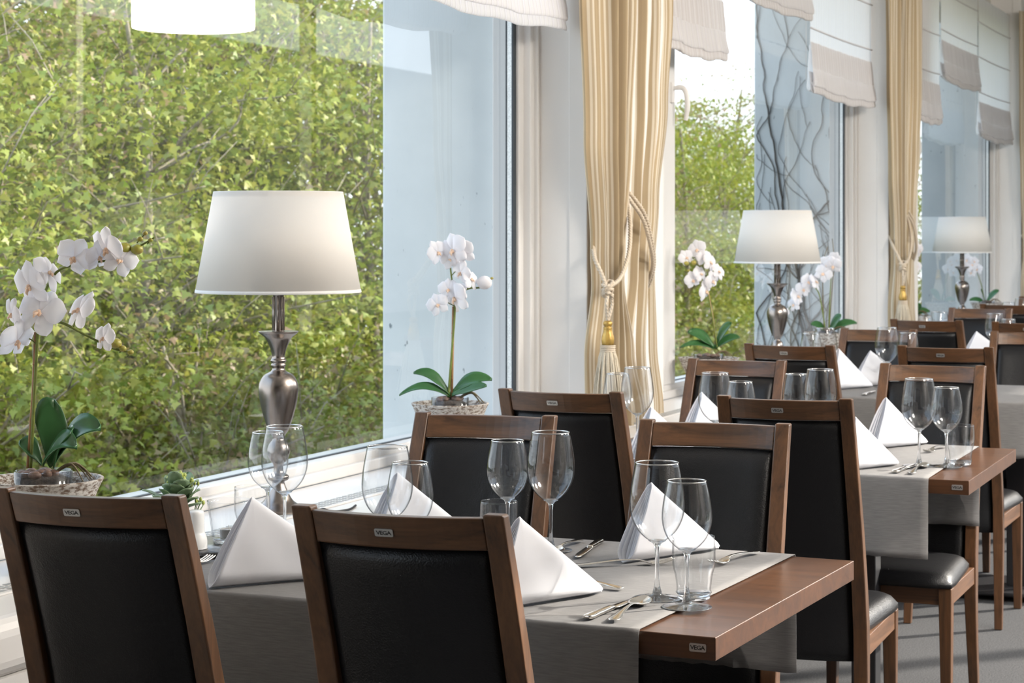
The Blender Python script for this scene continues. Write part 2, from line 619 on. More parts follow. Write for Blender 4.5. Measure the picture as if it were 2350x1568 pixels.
class MB:
    def __init__(self):
        self.v, self.f = [], []

    def add(self, v, f):
        k = len(self.v)
        self.v += [tuple(p) for p in v]
        self.f += [tuple(i + k for i in q) for q in f]
        return self

    def box(self, x0, x1, y0, y1, z0, z1):
        v = [(x0, y0, z0), (x1, y0, z0), (x1, y1, z0), (x0, y1, z0), (x0, y0, z1), (x1, y0, z1), (x1, y1, z1), (x0, y1, z1)]
        f = [(0, 3, 2, 1), (4, 5, 6, 7), (0, 1, 5, 4), (1, 2, 6, 5), (2, 3, 7, 6), (3, 0, 4, 7)]
        return self.add(v, f)

    def hexa(self, c):
        """8 corners: 4 bottom ring, 4 top ring"""
        f = [(0, 3, 2, 1), (4, 5, 6, 7), (0, 1, 5, 4), (1, 2, 6, 5), (2, 3, 7, 6), (3, 0, 4, 7)]
        return self.add(c, f)

    def lathe(self, prof, seg=32, cx=0, cy=0, closed=False):
        v, f = [], []
        n = len(prof)
        for (r, z) in prof:
            for k in range(seg):
                a = 2 * pi * k / seg
                v.append((cx + max(r, 1e-5) * cos(a), cy + max(r, 1e-5) * sin(a), z))
        for i in range(n - 1 if not closed else n):
            for k in range(seg):
                a, b = i * seg + k, i * seg + (k + 1) % seg
                j = (i + 1) % n
                c, d = j * seg + (k + 1) % seg, j * seg + k
                f.append((a, b, c, d))
        return self.add(v, f)

    def tube(self, pts, rad, seg=8, lobes=0, twist=0.0, depth=0.25, cap=True):
        pts = [Vector(p) for p in pts]
        n = len(pts)
        rs = rad if isinstance(rad, (list, tuple)) else [rad] * n
        v, f = [], []
        up = None
        s = 0
        for i in range(n):
            t = (pts[min(i + 1, n - 1)] - pts[max(i - 1, 0)])
            if t.length < 1e-9:
                t = Vector((0, 0, 1))
            t.normalize()
            if up is None:
                up = Vector((1, 0, 0)) if abs(t.x) < 0.8 else Vector((0, 1, 0))
            a = (up - t * up.dot(t)).normalized()
            b = t.cross(a)
            up = a
            if i:
                s += (pts[i] - pts[i - 1]).length
            for k in range(seg):
                th = 2 * pi * k / seg
                r = rs[i]
                if lobes:
                    r *= 1 - depth * abs(sin(lobes * (th + twist * s) / 2))
                v.append(pts[i] + a * (r * cos(th)) + b * (r * sin(th)))
        for i in range(n - 1):
            for k in range(seg):
                a, b = i * seg + k, i * seg + (k + 1) % seg
                f.append((a, b, b + seg, a + seg))
        if cap:
            f.append(tuple(reversed(range(seg))))
            f.append(tuple((n - 1) * seg + k for k in range(seg)))
        return self.add(v, f)

    def ball(self, c, r, sx=1, sy=1, sz=1, seg=10, rings=7):
        v, f = [], []
        for i in range(rings + 1):
            ph = pi * i / rings
            for k in range(seg):
                th = 2 * pi * k / seg
                v.append((c[0] + r * sx * max(sin(ph), 1e-3) * cos(th), c[1] + r * sy * max(sin(ph), 1e-3) * sin(th), c[2] + r * sz * cos(ph)))
        for i in range(rings):
            for k in range(seg):
                a, b = i * seg + k, i * seg + (k + 1) % seg
                f.append((a, a + seg, b + seg, b))
        return self.add(v, f)

    def build(self, name, mat, parent=None, smooth=True, **k):
        return mesh_obj(name, self.v, self.f, mat, parent, smooth, **k)


def spline(pts, n=8):
    """Catmull-Rom through pts"""
    P = [Vector(p) for p in pts]
    out = []
    for i in range(len(P) - 1):
        p0, p1, p2, p3 = P[max(i - 1, 0)], P[i], P[i + 1], P[min(i + 2, len(P) - 1)]
        for k in range(n):
            t = k / n
            out.append(0.5 * ((2 * p1) + (-p0 + p2) * t + (2 * p0 - 5 * p1 + 4 * p2 - p3) * t * t + (-p0 + 3 * p1 - 3 * p2 + p3) * t ** 3))
    out.append(P[-1])
    return out


def lerp_table(tab, x):
    if x <= tab[0][0]:
        return tab[0][1]
    for (a, va), (b, vb) in zip(tab, tab[1:]):
        if x <= b:
            t = (x - a) / (b - a)
            t = t * t * (3 - 2 * t)
            return va + (vb - va) * t
    return tab[-1][1]


def grid(nu, nv, fn):
    v = [fn(i / nu, j / nv) for j in range(nv + 1) for i in range(nu + 1)]
    f = [(j * (nu + 1) + i, j * (nu + 1) + i + 1, (j + 1) * (nu + 1) + i + 1, (j + 1) * (nu + 1) + i) for j in range(nv) for i in range(nu)]
    return v, f


def tag(o, label=None, cat=None, group=None, kind=None):
    if label:
        o['label'] = label
    if cat:
        o['category'] = cat
    if group:
        o['group'] = group
    if kind:
        o['kind'] = kind
    return o


def empty(name, loc=(0, 0, 0), rz=0.0, label=None, cat=None, group=None):
    o = bpy.data.objects.new(name, None)
    o.empty_display_size = 0.05
    COL.objects.link(o)
    o.location = loc
    o.rotation_euler = (0, 0, rz)
    return tag(o, label, cat, group)


def copy_tree(o, parent=None):
    c = o.copy()
    COL.objects.link(c)
    c.parent = parent
    for ch in [x for x in bpy.data.objects if x.parent == o]:
        copy_tree(ch, c)
    return c


def place(proto, first, loc, rz, label, group=None, scale=None):
    o = proto if first else copy_tree(proto)
    o.location = loc
    o.rotation_euler = (0, 0, rz)
    o['label'] = label
    if group:
        o['group'] = group
    if scale:
        o.scale = scale
    return o


# ------------------------------------------------------------------ the room
# Y runs along the window front away from the camera, X away from it into the room
def WX(x, y):
    return x - 0.0175 * (y - 6.0)          # the window front is a degree off the rows of tables


def wall_box(mb, x0, x1, y0, y1, z0, z1):
    mb.hexa([(WX(x0, y0), y0, z0), (WX(x1, y0), y0, z0), (WX(x1, y1), y1, z0), (WX(x0, y1), y1, z0),
             (WX(x0, y0), y0, z1), (WX(x1, y0), y0, z1), (WX(x1, y1), y1, z1), (WX(x0, y1), y1, z1)])


def struct(o):
    o['kind'] = 'structure'
    return o


Y0, Y1 = -2.0, 19.0
CEIL = 3.15
RX = 1.7
m = MB().box(-2.75, RX + 0.2, Y0, Y1, -0.06, 0.0)
struct(m.build('floor', M['carpet'], smooth=False))
m = MB().box(-3.2, RX + 0.25, Y0, Y1, CEIL, CEIL + 0.15)
struct(m.build('ceiling', M['ceiling'], smooth=False))
m = MB().box(-2.75, RX + 0.2, Y0 - 0.15, Y0, 0, CEIL)
struct(m.build('wall_back', M['brownwall'], smooth=False))
m = MB().box(-3.0, RX + 0.2, Y1, Y1 + 0.15, 0, CEIL)
struct(m.build('wall_far', M['brownwall'], smooth=False))
# the side opposite: a glazed front of slim posts, out of the picture, that lets the low sun in
m = MB()
m.box(RX, RX + 0.12, Y0, Y1, 0, 0.12)
m.box(RX, RX + 0.12, Y0, 4.6, 0.12, CEIL)  # solid stretch added to keep light off the near chair backs
m.box(RX, RX + 0.12, Y0, Y1, CEIL - 0.06, CEIL)
for k in range(8):
    yy = Y0 + 0.05 + k * 2.95
    m.box(RX, RX + 0.10, yy, yy + 0.07, 0.12, CEIL - 0.06)
struct(m.build('wall_right', M['wall'], smooth=False))

m = MB().box(15.0, 15.4, -20, 60, -1, 5.2)  # unseen wall added to block bright sky from mirroring in the panes
struct(m.build('wall_sky_block', M['sky_block'], smooth=False))
m = MB().box(RX + 0.12, 15.0, -20, 60, -0.6, -0.5)
struct(m.build('ground_court', M['forestfloor'], smooth=False))
PITCH = 4.45
PIERS = [(5.99 + PITCH * k, 6.76 + PITCH * k) for k in range(-2, 3)]
SILL = 0.75
HEAD = 2.92
m = MB()
wall_box(m, -2.80, -2.50, Y0, Y1, 0, SILL - 0.10)                # parapet below the sill
wall_box(m, -2.95, -2.62, Y0, Y1, HEAD, CEIL)
for a, b in PIERS:
    wall_box(m, -2.86, -2.405, a, b, SILL - 0.1, CEIL)
struct(m.build('wall_left', M['wall'], smooth=False))
# groove lines of the pier cladding
m = MB()
for a, b in PIERS:
    wall_box(m, -2.465, -2.400, a - 0.006, a + 0.02, SILL, HEAD + 0.2)
o = struct(m.build('trim_1', M['wall'], smooth=False))
bevel(o, 0.004)
# window ledge over the radiators
m = MB()
wall_box(m, -2.60, -2.19, Y0, Y1, SILL - 0.10, SILL)
o = struct(m.build('trim_2', M['white'], smooth=False))
bevel(o, 0.03, 4)
m = MB()
wall_box(m, -2.36, -2.20, Y0, Y1, 0.02, SILL - 0.10)
o = struct(m.build('trim_3', M['white'], smooth=False))

win_spans = [(PIERS[i][1], PIERS[i + 1][0]) for i in range(4)]


def window(idx, a, b):
    root = empty('window_%d' % idx, (WX(-2.64, a), a, SILL))
    struct(root)
    inv = Vector(root.location)

    def part(mb, name, mat, bev=0.0):
        mb.v = [(x - inv.x, y - inv.y, z - inv.z) for x, y, z in mb.v]
        o = mb.build(name, mat, root, smooth=False)
        if bev:
            bevel(o, bev)
        return o
    ft = SILL + 0.052
    ga, gb = a + 0.69, b - 0.11
    mb = MB()
    for (x0, x1, top, side) in ((-2.70, -2.595, ft, 0.0), (-2.66, -2.575, ft - 0.022, 0.0)):
        wall_box(mb, x0, x1, a, b, SILL, top)
    wall_box(mb, -2.70, -2.60, a, b, HEAD - 0.05, HEAD + 0.02)
    # right jamb profiles: two steps
    wall_box(mb, -2.70, -2.605, gb + 0.022, b, ft, HEAD)
    wall_box(mb, -2.66, -2.580, gb + 0.060, b, ft, HEAD)
    wall_box(mb, -2.66, -2.567, gb + 0.090, b, ft, HEAD)
    # left jamb with the sash that opens
    wall_box(mb, -2.70, -2.60, a, ga - 0.30, ft, HEAD)
    wall_box(mb, -2.69, -2.590, ga - 0.285, ga, ft, HEAD)
    part(mb, 'window_frame', M['white'], 0.004)
    mb = MB()
    wall_box(mb, -2.641, -2.637, gb - 0.004, gb + 0.022, ft, HEAD - 0.05)
    wall_box(mb, -2.621, -2.615, gb - 0.002, gb + 0.022, ft, HEAD - 0.05)
    wall_box(mb, -2.641, -2.632, ga, gb, ft, ft + 0.003)
    wall_box(mb, -2.655, -2.62, ga - 0.3, ga - 0.285, ft, HEAD - 0.05)
    part(mb, 'gasket', M['dark'])
    mb = MB()
    wall_box(mb, -2.637, -2.621, gb - 0.002, gb + 0.022, ft + 0.004, HEAD - 0.05)
    part(mb, 'spacer', M['alu'])
    mb = MB()
    v = [(WX(-2.640, ga), ga, ft), (WX(-2.640, gb), gb, ft), (WX(-2.640, gb), gb, HEAD - 0.05), (WX(-2.640, ga), ga, HEAD - 0.05)]
    mb.add(v, [(0, 1, 2, 3)])
    part(mb, 'pane', M['pane'])
    # handle
    hy, hx = ga - 0.05, WX(-2.590, ga)
    mb = MB()
    mb.box(hx - 0.002, hx + 0.012, hy - 0.014, hy + 0.014, 1.90, 1.98)
    mb.tube(spline([(hx + 0.005, hy, 1.955), (hx + 0.045, hy + 0.004, 1.958), (hx + 0.062, hy + 0.006, 1.93), (hx + 0.066, hy + 0.006, 1.88), (hx + 0.058, hy + 0.006, 1.83)], 5),
            [0.009] * 3 + [0.011] * 14 + [0.009] * 4, 10)
    part(mb, 'window_handle', M['white'], 0.002)
    return root


for i, (a, b) in enumerate(win_spans):
    window(i + 1, a, b)

# radiator grille in the ledge: one long slotted strip
m = MB()
wall_box(m, -2.395, -2.335, Y0 + 0.1, Y1 - 0.1, SILL + 0.0005, SILL + 0.004)
o = m.build('trim_4', M['white'], smooth=False)
struct(o)
m = MB()
for k in range(0, 420):
    yy = 2.0 + k * 0.03
    for xx in (-2.388, -2.372, -2.356):
        wall_box(m, xx, xx + 0.011, yy, yy + 0.020, SILL + 0.004, SILL + 0.0048)
o = struct(m.build('trim_5', M['grille'], smooth=False))

# outside fins at the end of every bay
for k, (a, b) in enumerate(PIERS[2:5]):
    m = MB()
    X = WX(-2.645, a)
    m.box(X - 0.48, X, a - 0.04, a + 0.26, -2.2, 4.4)
    o = bevel(m.build('wall_fin_%d' % (k + 1), M['concrete'], smooth=False), 0.008)
    struct(o)
# outer window front wall below
m = MB()
wall_box(m, -2.86, -2.80, Y0, Y1, -2.2, SILL)
struct(m.build('wall_facade', M['concrete'], smooth=False))

# ground outside falls away under the trees
def gz(u, v):
    x = -2.9 - 32 * u
    y = -6 + 56 * v
    return (x, y, -2.2 + 1.5 * u * u + 0.15 * sin(x * 1.3) * cos(y * 0.9))


v, f = grid(30, 40, gz)
struct(mesh_obj('ground', v, f, M['forestfloor']))

# ------------------------------------------------------------------ chair
def post_y(z):
    """y of the rear post centre line (diner faces +y)"""
    return lerp_table([(0.0, -0.022), (0.30, 0.0), (0.42, -0.004), (0.60, -0.045), (0.80, -0.105), (1.0, -0.178)], z) if False else (
        np.interp(z, [0, 0.15, 0.30, 0.42, 0.52, 0.60, 0.70, 0.80, 0.90, 1.0],
                  [-0.030, -0.012, 0.0, -0.004, -0.022, -0.042, -0.072, -0.107, -0.145, -0.186]))


def make_badge(parent, w=0.0285, h=0.0125, lift=0.0008):
    """small rounded metal plate in the xz plane facing -y"""
    n = []
    r = h * 0.18
    for cx, cz, a0 in ((w / 2 - r, h / 2 - r, 0), (-w / 2 + r, h / 2 - r, 90), (-w / 2 + r, -h / 2 + r, 180), (w / 2 - r, -h / 2 + r, 270)):
        for k in range(4):
            a = radians(a0 + k * 30)
            n.append((cx + r * cos(a), cz + r * sin(a)))
    v = [(x, -lift, z) for x, z in n] + [(x, 0.0004, z) for x, z in n]
    c = len(n)
    f = [tuple(reversed(range(c)))] + [(i, (i + 1) % c, c + (i + 1) % c, c + i) for i in range(c)]
    b = mesh_obj('badge', v, f, M['badge'], parent, smooth=False)
    b['label'] = 'small silver maker badge'
    cu = bpy.data.curves.new('lettering', 'FONT')
    cu.body = 'VEGA'
    cu.size = h * 0.72
    cu.align_x = 'CENTER'
    cu.align_y = 'CENTER'
    cu.extrude = 0.00015
    cu.offset = 0.00012
    cu.space_character = 0.86
    cu.resolution_u = 2
    t = bpy.data.objects.new('lettering_source', cu)
    COL.objects.link(t)
    bpy.context.view_layer.update()
    me = bpy.data.meshes.new_from_object(t.evaluated_get(bpy.context.evaluated_depsgraph_get()))
    bpy.data.objects.remove(t)
    me.materials.clear()
    me.materials.append(M['ink'])
    me.name = 'lettering'
    lo = bpy.data.objects.new('lettering', me)
    COL.objects.link(lo)
    lo.parent = b
    lo.location = (0, -lift - 0.0002, -h * 0.02)
    lo.rotation_euler = (pi / 2, 0, 0)
    lo.scale = (1.12, 1, 1)
    return b


def make_chair():
    root = empty('dining_chair', cat='chair')
    HW = 0.165                                     # half width at the top
    PW, PD = 0.032, 0.026
    # rear posts: leg and back upright in one piece
    for s in (-1, 1):
        zs = [0, 0.08, 0.16, 0.24, 0.30, 0.36, 0.42, 0.47, 0.52, 0.57, 0.62, 0.68, 0.74, 0.80, 0.86, 0.92, 0.97, 1.0]
        v, f = [], []
        for i, z in enumerate(zs):
            y = post_y(z)
            x1 = s * (HW + (0.008 if z < 0.4 else 0.008 * (1 - (z - 0.4) / 0.6)))
            w = PW * np.interp(z, [0, 0.3, 1], [0.85, 1.1, 1.0])
            d = PD * np.interp(z, [0, 0.3, 0.45, 0.7, 1], [1.0, 1.5, 1.75, 1.35, 1.0])
            x0 = x1 - s * w
            v += [(x0, y - d / 2, z), (x1, y - d / 2, z), (x1, y + d / 2, z), (x0, y + d / 2, z)]
        n = len(zs)
        for i in range(n - 1):
            for k in range(4):
                a, b = i * 4 + k, i * 4 + (k + 1) % 4
                f.append((a, b, b + 4, a + 4) if s > 0 else (b, a, a + 4, b + 4))
        f += [(3, 2, 1, 0), tuple((n - 1) * 4 + k for k in range(4))] if s > 0 else [(0, 1, 2, 3), tuple((n - 1) * 4 + k for k in (3, 2, 1, 0))]
        o = mesh_obj('rear_leg', v, f, M['wood'], root, smooth=False)
        bevel(o, 0.0035, 3)
    # crest rail, bowed
    nu = 14
    v, f = [], []
    zt, zb = 0.994, 0.945
    xw = HW - PW + 0.0005
    for i in range(nu + 1):
        u = -1 + 2 * i / nu
        x = u * xw
        bow = -0.024 * (1 - u * u)
        dz = 0.0
        for (zz, dd) in ((zb, -0.011), (zt, -0.011), (zt, 0.011), (zb, 0.011)):
            v.append((x, post_y(zz) + bow + dd, zz + dz))
    for i in range(nu):
        for k in range(4):
            a, b = i * 4 + k, i * 4 + (k + 1) % 4
            f.append((a, b, b + 4, a + 4))
    f += [(3, 2, 1, 0), tuple(nu * 4 + k for k in range(4))]
    o = mesh_obj('crest_rail', v, f, M['wood_x'], root, smooth=False)
    bevel(o, 0.003, 3)
    # padded leather back: closed cushion between the posts
    NU, NV = 18, 26
    z0, z1 = 0.335, 0.9435

    def back(side):
        def fn(u, v_):
            a = -1 + 2 * u
            z = z0 + (z1 - z0) * v_
            e = (1 - abs(a) ** 10) ** 0.5 * (1 - abs(-1 + 2 * v_) ** 22) ** 0.5
            bow = -0.022 * (1 - a * a)
            half = xw - 0.0008 + 0.003 * (1 - v_)
            if side > 0:
                puff = 0.005 + e * (0.017 + 0.006 * (1 - a * a))
            else:
                puff = -(0.003 + e * 0.010)
            return (a * half, post_y(z) + bow + puff, z)
        return grid(NU, NV, fn)
    vf, ff = back(1)
    vb, fb = back(-1)
    k = len(vf)
    faces = [tuple(reversed(q)) for q in ff] + [tuple(i + k for i in q) for q in fb]
    ring = [i for i in range(NU + 1)] + [j * (NU + 1) + NU for j in range(1, NV + 1)] + [NV * (NU + 1) + i for i in range(NU - 1, -1, -1)] + [j * (NU + 1) for j in range(NV - 1, 0, -1)]
    for a, b in zip(ring, ring[1:] + ring[:1]):
        faces.append((a, b, b + k, a + k))
    mesh_obj('backrest', vf + vb, faces, M['leather'], root)
    # seat cushion
    NS = 22

    def seat(u, v_, top):
        a, b = -1 + 2 * u, -1 + 2 * v_
        y = 0.035 + (0.40) * (v_)
        half = 0.158 + 0.030 * v_
        # round the outline
        rr = 0.06
        ex = abs(a) ** 2.0
        e = (max(0.0, 1 - abs(a) ** 8) * max(0.0, 1 - abs(b) ** 8)) ** 0.5
        cx = 1 - 0.035 * max(0, abs(b) - 0.6) / 0.4 * (1 if b > 0 else 0.3)
        cy = 0.018 * max(0.0, abs(a) - 0.7) / 0.3 * (1 if b > 0 else 0)
        z = 0.409 + (0.036 * e + 0.006 * (1 - a * a) * (1 - b * b)) if top else 0.397 - 0.002 * e
        return (a * half * cx, y - cy * max(b, 0) ** 2, z)
    vt, ft = grid(NS, NS, lambda u, w: seat(u, w, True))
    vb, fb = grid(NS, NS, lambda u, w: seat(u, w, False))
    k = len(vt)
    faces = list(ft) + [tuple(i + k for i in reversed(q)) for q in fb]
    ring = [i for i in range(NS + 1)] + [j * (NS + 1) + NS for j in range(1, NS + 1)] + [NS * (NS + 1) + i for i in range(NS - 1, -1, -1)] + [j * (NS + 1) for j in range(NS - 1, 0, -1)]
    for a, b in zip(ring, ring[1:] + ring[:1]):
        faces.append((b, a, a + k, b + k))
    mesh_obj('seat', vt + vb, faces, M['leather'], root)
    # aprons
    za, zb2 = 0.345, 0.396
    mb = MB().box(-0.150, 0.150, 0.385, 0.405, za, zb2)
    bevel(mb.build('apron', M['wood_x'], root, smooth=False), 0.002)
    for s in (-1, 1):
        mb = MB()
        pts = []
        for zz in (za, zb2):
            pts += [(s * 0.151, 0.02, zz), (s * 0.169, 0.02, zz), (s * 0.178, 0.395, zz), (s * 0.160, 0.395, zz)]
        if s < 0:
            pts = [pts[i] for i in (1, 0, 3, 2, 5, 4, 7, 6)]
        mb.hexa(pts)
        bevel(mb.build('apron', M['wood_y'], root, smooth=False), 0.002)
        # front legs, tapered
        t = 0.019
        b_ = 0.0135
        cx, cy = s * 0.163, 0.398
        bx, by = s * 0.166, 0.400
        pts = [(bx - b_, by - b_, 0), (bx + b_, by - b_, 0), (bx + b_, by + b_, 0), (bx - b_, by + b_, 0),
               (cx - t, cy - t, 0.396), (cx + t, cy - t, 0.396), (cx + t, cy + t, 0.396), (cx - t, cy + t, 0.396)]
        bevel(MB().hexa(pts).build('front_leg', M['wood'], root, smooth=False), 0.003)
    b = make_badge(root)
    b.location = (-0.012, post_y(0.97) - 0.024 - 0.0117, 0.969)
    slope = (post_y(0.994) - post_y(0.945)) / 0.049
    b.rotation_euler = (-math.atan(slope), 0, 0)
    return root


chair = make_chair()
# (x, y of the back top, turn, faces the camera?, label)
CH = [
    (-1.853, 2.552, 5.5, 0, 'brown wooden dining chair at the lower left corner, its back towards us'),
    (-1.321, 2.564, 4.5, 0, 'large dining chair with black leather back in the foreground centre, nearest table'),
    (-1.878, 4.075, 6.5, 1, 'dining chair facing us across the nearest table, left one beside the white orchid pot'),
    (-1.353, 4.110, 5.0, 1, 'dining chair facing us across the nearest table, right one behind the upright napkin'),
    (-1.938, 4.649, 2.0, 0, 'dining chair with pale badge below the curtain tassel, back turned to us'),
    (-1.365, 4.678, 4.5, 0, 'tall dining chair in front of the second table, black seat sticking out at right'),
    (-1.984, 6.260, 0.0, 1, 'dining chair facing us across the second table, left one by the window orchid'),
    (-1.349, 6.270, 0.0, 1, 'dining chair facing us at the second table, its glossy seat seen under the cloth'),
    (-1.985, 6.863, -2.0, 0, 'dining chair in front of the third table below the second lamp'),
    (-1.455, 6.960, 2.0, 0, 'dining chair in front of the third table at right, long leg down to the carpet'),
    (-2.051, 8.460, -1.0, 1, 'dining chair facing us across the third table, behind the small upright napkins'),
    (-1.412, 8.460, 2.0, 1, 'dining chair cut by the right edge of the picture, facing us over the third table'),
    (-1.971, 9.021, -3.0, 0, 'dining chair with black back in front of the fourth table, below the second tassel'),
    (-1.500, 8.950, 2.0, 0, 'dining chair at the right edge in front of the fourth table'),
    (-2.01, 10.50, -3.0, 1, 'dining chair facing us across the fourth table, under the farthest lamp'),
    (-1.965, 11.10, 0.0, 0, 'far dining chair with its back to us in front of the fifth table'),
    (-1.985, 12.45, 0.0, 1, 'farthest dining chair, only its brown crest showing at the right edge'),
]
for i, (x, y, deg, faces_cam, lab) in enumerate(CH):
    rz = radians(deg) + (pi if faces_cam else 0)
    off = Vector((0, 0.186, 0))
    off.rotate(Matrix.Rotation(rz, 3, 'Z'))
    place(chair, i == 0, (x + off.x, y + off.y, 0), rz, lab, 'dining chairs along the window tables', (1, 1, 0.982) if i in (6, 7, 10, 11) else ((1, 1, 0.991) if i in (2, 3) else None))


# ------------------------------------------------------------------ tables and their cloths
def make_table():
    root = empty('dining_table', cat='table')
    L, D, T = 1.165, 0.825, 0.038
    mb = MB().box(-L, 0, 0, D, 0.75 - T, 0.75)
    bevel(mb.build('tabletop', M['table'], root, smooth=False), 0.0018, 3)
    b = make_badge(root, 0.0285, 0.0135)
    b.location = (-0.030, -0.0006, 0.7315)
    for cx in (-0.36, -0.86):
        mb = MB()
        mb.box(cx - 0.035, cx + 0.035, D / 2 - 0.035, D / 2 + 0.035, 0.014, 0.70)
        mb.box(cx - 0.14, cx + 0.14, D / 2 - 0.14, D / 2 + 0.14, 0.70, 0.712)
        c = bevel(mb.build('column', M['black'], root, smooth=False), 0.003)
        mb = MB().box(cx - 0.20, cx + 0.20, D / 2 - 0.20, D / 2 + 0.20, 0, 0.016)
        bevel(mb.build('base_plate', M['black'], c, smooth=False), 0.006)
    return root


table = make_table()
TB = [(-1.005, 3.057, -1.0, 0.0, 'brown wooden dining table nearest to us, set for four with a badge on its edge'),
      (-1.034, 5.242, 1.6, 0.0, 'second dining table from us, brown corner jutting out at the right'),
      (-1.00, 7.44, 0.5, 0.02, 'third dining table from us, almost hidden under its grey cloth'),
      (-1.04, 9.48, 0.0, 0.0, 'fourth dining table from us, behind the third row of chairs'),
      (-1.04, 11.72, 0.0, 0.0, 'farthest dining table, near the end of the window front')]
for i, (x, y, d, dz, lab) in enumerate(TB):
    place(table, i == 0, (x, y, dz), radians(d), lab, 'brown dining tables in a row by the windows')
    if dz:
        pass


def cloth(seed, drop_near, drop_far, x_right, x_right_far, x_left=-1.14):
    """runner lying over the table and hanging down at both long sides"""
    rnd = random.Random(seed)
    D = 0.825
    r = 0.006
    h = 0.7520
    path = []
    for k in range(12, 0, -1):
        path.append((-r - 0.001 - 0.004 * (k / 12), h - r - drop_near * k / 12))
    for k in range(0, 5):
        a = pi - k * pi / 8
        path.append((r * cos(a), h - r + r * sin(a)))
    for k in range(1, 14):
        path.append((D * k / 14, h))
    for k in range(0, 5):
        a = pi / 2 - k * pi / 8
        path.append((D + r * cos(a), h - r + r * sin(a)))
    for k in range(1, 13):
        path.append((D + r + 0.001 + 0.004 * (k / 12), h - r - drop_far * k / 12))
    nx = 46
    s = [0]
    for a, b in zip(path, path[1:]):
        s.append(s[-1] + math.hypot(b[0] - a[0], b[1] - a[1]))
    ph = [rnd.uniform(0, 6) for _ in range(6)]
    v, uv, f = [], [], []
    for j, (y, z) in enumerate(path):
        t = min(max(y / D, 0), 1)
        xr = x_right + (x_right_far - x_right) * t
        for i in range(nx + 1):
            x = x_left + (xr - x_left) * i / nx
            yy, zz = y, z
            hang = max(0.0, (h - 0.012 - z) / 0.2)
            w = 0.0035 * sin(x * 22 + ph[0]) + 0.0025 * sin(x * 51 + ph[1])
            if z < h - 0.01:
                if y < 0:
                    yy -= abs(w) * hang
                else:
                    yy += abs(w) * hang
            zz_edge = 0
            if j == 0 or j == len(path) - 1:
                zz_edge = 0.0015 * sin(x * 130 + ph[2]) + 0.001 * sin(x * 310)
            if z > h - 0.001:
                zz += 0.0006 * (1 + sin(x * 17 + y * 9 + ph[3]))
            v.append((x, yy, zz + zz_edge))
            uv.append((x, s[j]))
    for j in range(len(path) - 1):
        for i in range(nx):
            a = j * (nx + 1) + i
            f.append((a, a + 1, a + nx + 2, a + nx + 1))
    o = mesh_obj('table_runner', v, f, M['cloth'], None, True, uvs=uv)
    solidify(o, 0.0012, 1.0)
    return o


CL = [(0.215, 0.232, -0.129, -0.121, 'grey woven cloth over the nearest table, hanging between the two front chairs'),
      (0.205, 0.235, -0.104, -0.110, 'grey woven cloth on the second table, its overhang lit at right of the tall chair'),
      (0.195, 0.20, -0.02, -0.02, 'grey cloth covering the third table out to the right edge of the picture'),
      (0.20, 0.20, -0.10, -0.10, 'grey cloth on the fourth table, mostly hidden behind chairs'),
      (0.20, 0.20, -0.10, -0.10, 'grey cloth on the farthest table')]
for i, ((x, y, d, dz, _), (dn, df, xr, xf, lab)) in enumerate(zip(TB, CL)):
    o = cloth(11 + i, dn, df, xr, xf)
    o.location = (x, y, dz)
    o.rotation_euler = (0, 0, radians(d))
    tag(o, lab, 'tablecloth', 'grey cloths on the tables')

TOPZ = 0.7540


# ------------------------------------------------------------------ glasses
def bowl_profile(outer, t=0.0011, floor=0.004):
    inner = []
    for r, z in reversed(outer):
        inner.append((max(r - t, 0.0), z))
    inner = [(r, z) for r, z in inner if r > 0.004]
    inner.append((0.0, outer[0][1] + floor))
    return outer + [(outer[-1][0] - t * 0.5, outer[-1][1] + 0.0005)] + inner


def densify(prof, n=4):
    return [(p.x, p.y) for p in spline([(r, z, 0) for r, z in prof], n)]


def make_wine(kind):
    root = empty('wine_glass', cat='wine glass')
    if kind == 'red':
        o_ = [(0.0, 0.096), (0.006, 0.0975), (0.022, 0.108), (0.036, 0.123), (0.045, 0.142), (0.0485, 0.162), (0.0475, 0.185), (0.0435, 0.212), (0.0382, 0.239)]
        fr, sz = 0.042, 0.096
    else:
        o_ = [(0.0, 0.0935), (0.006, 0.0948), (0.020, 0.104), (0.033, 0.118), (0.0405, 0.135), (0.0433, 0.153), (0.0420, 0.173), (0.0382, 0.196), (0.0335, 0.217)]
        fr, sz = 0.0415, 0.0935
    o_ = densify(o_, 3)
    MB().lathe(bowl_profile(o_), 40).build('bowl', M['bowlglass'], root)
    rr, rz_ = o_[-1]
    MB().lathe([(rr - 0.0016, rz_), (rr - 0.0006, rz_ + 0.0012), (rr + 0.0004, rz_), (rr - 0.0006, rz_ - 0.0012)], 40, closed=True).build('rim', M['rim'], root)
    st = densify([(0.0, 0.0), (fr * 0.7, 0.0002), (fr, 0.0010), (fr, 0.0022), (fr * 0.55, 0.0042), (fr * 0.25, 0.0075), (0.0075, 0.014), (0.0042, 0.030), (0.0037, 0.055), (0.0042, sz - 0.010), (0.0075, sz + 0.0012), (0.0150, sz + 0.0058), (0.0135, sz + 0.0075), (0.0, sz + 0.0065)], 3)
    MB().lathe(st, 36).build('stem', M['glass'], root)
    return root


red = make_wine('red')
whi = make_wine('white')


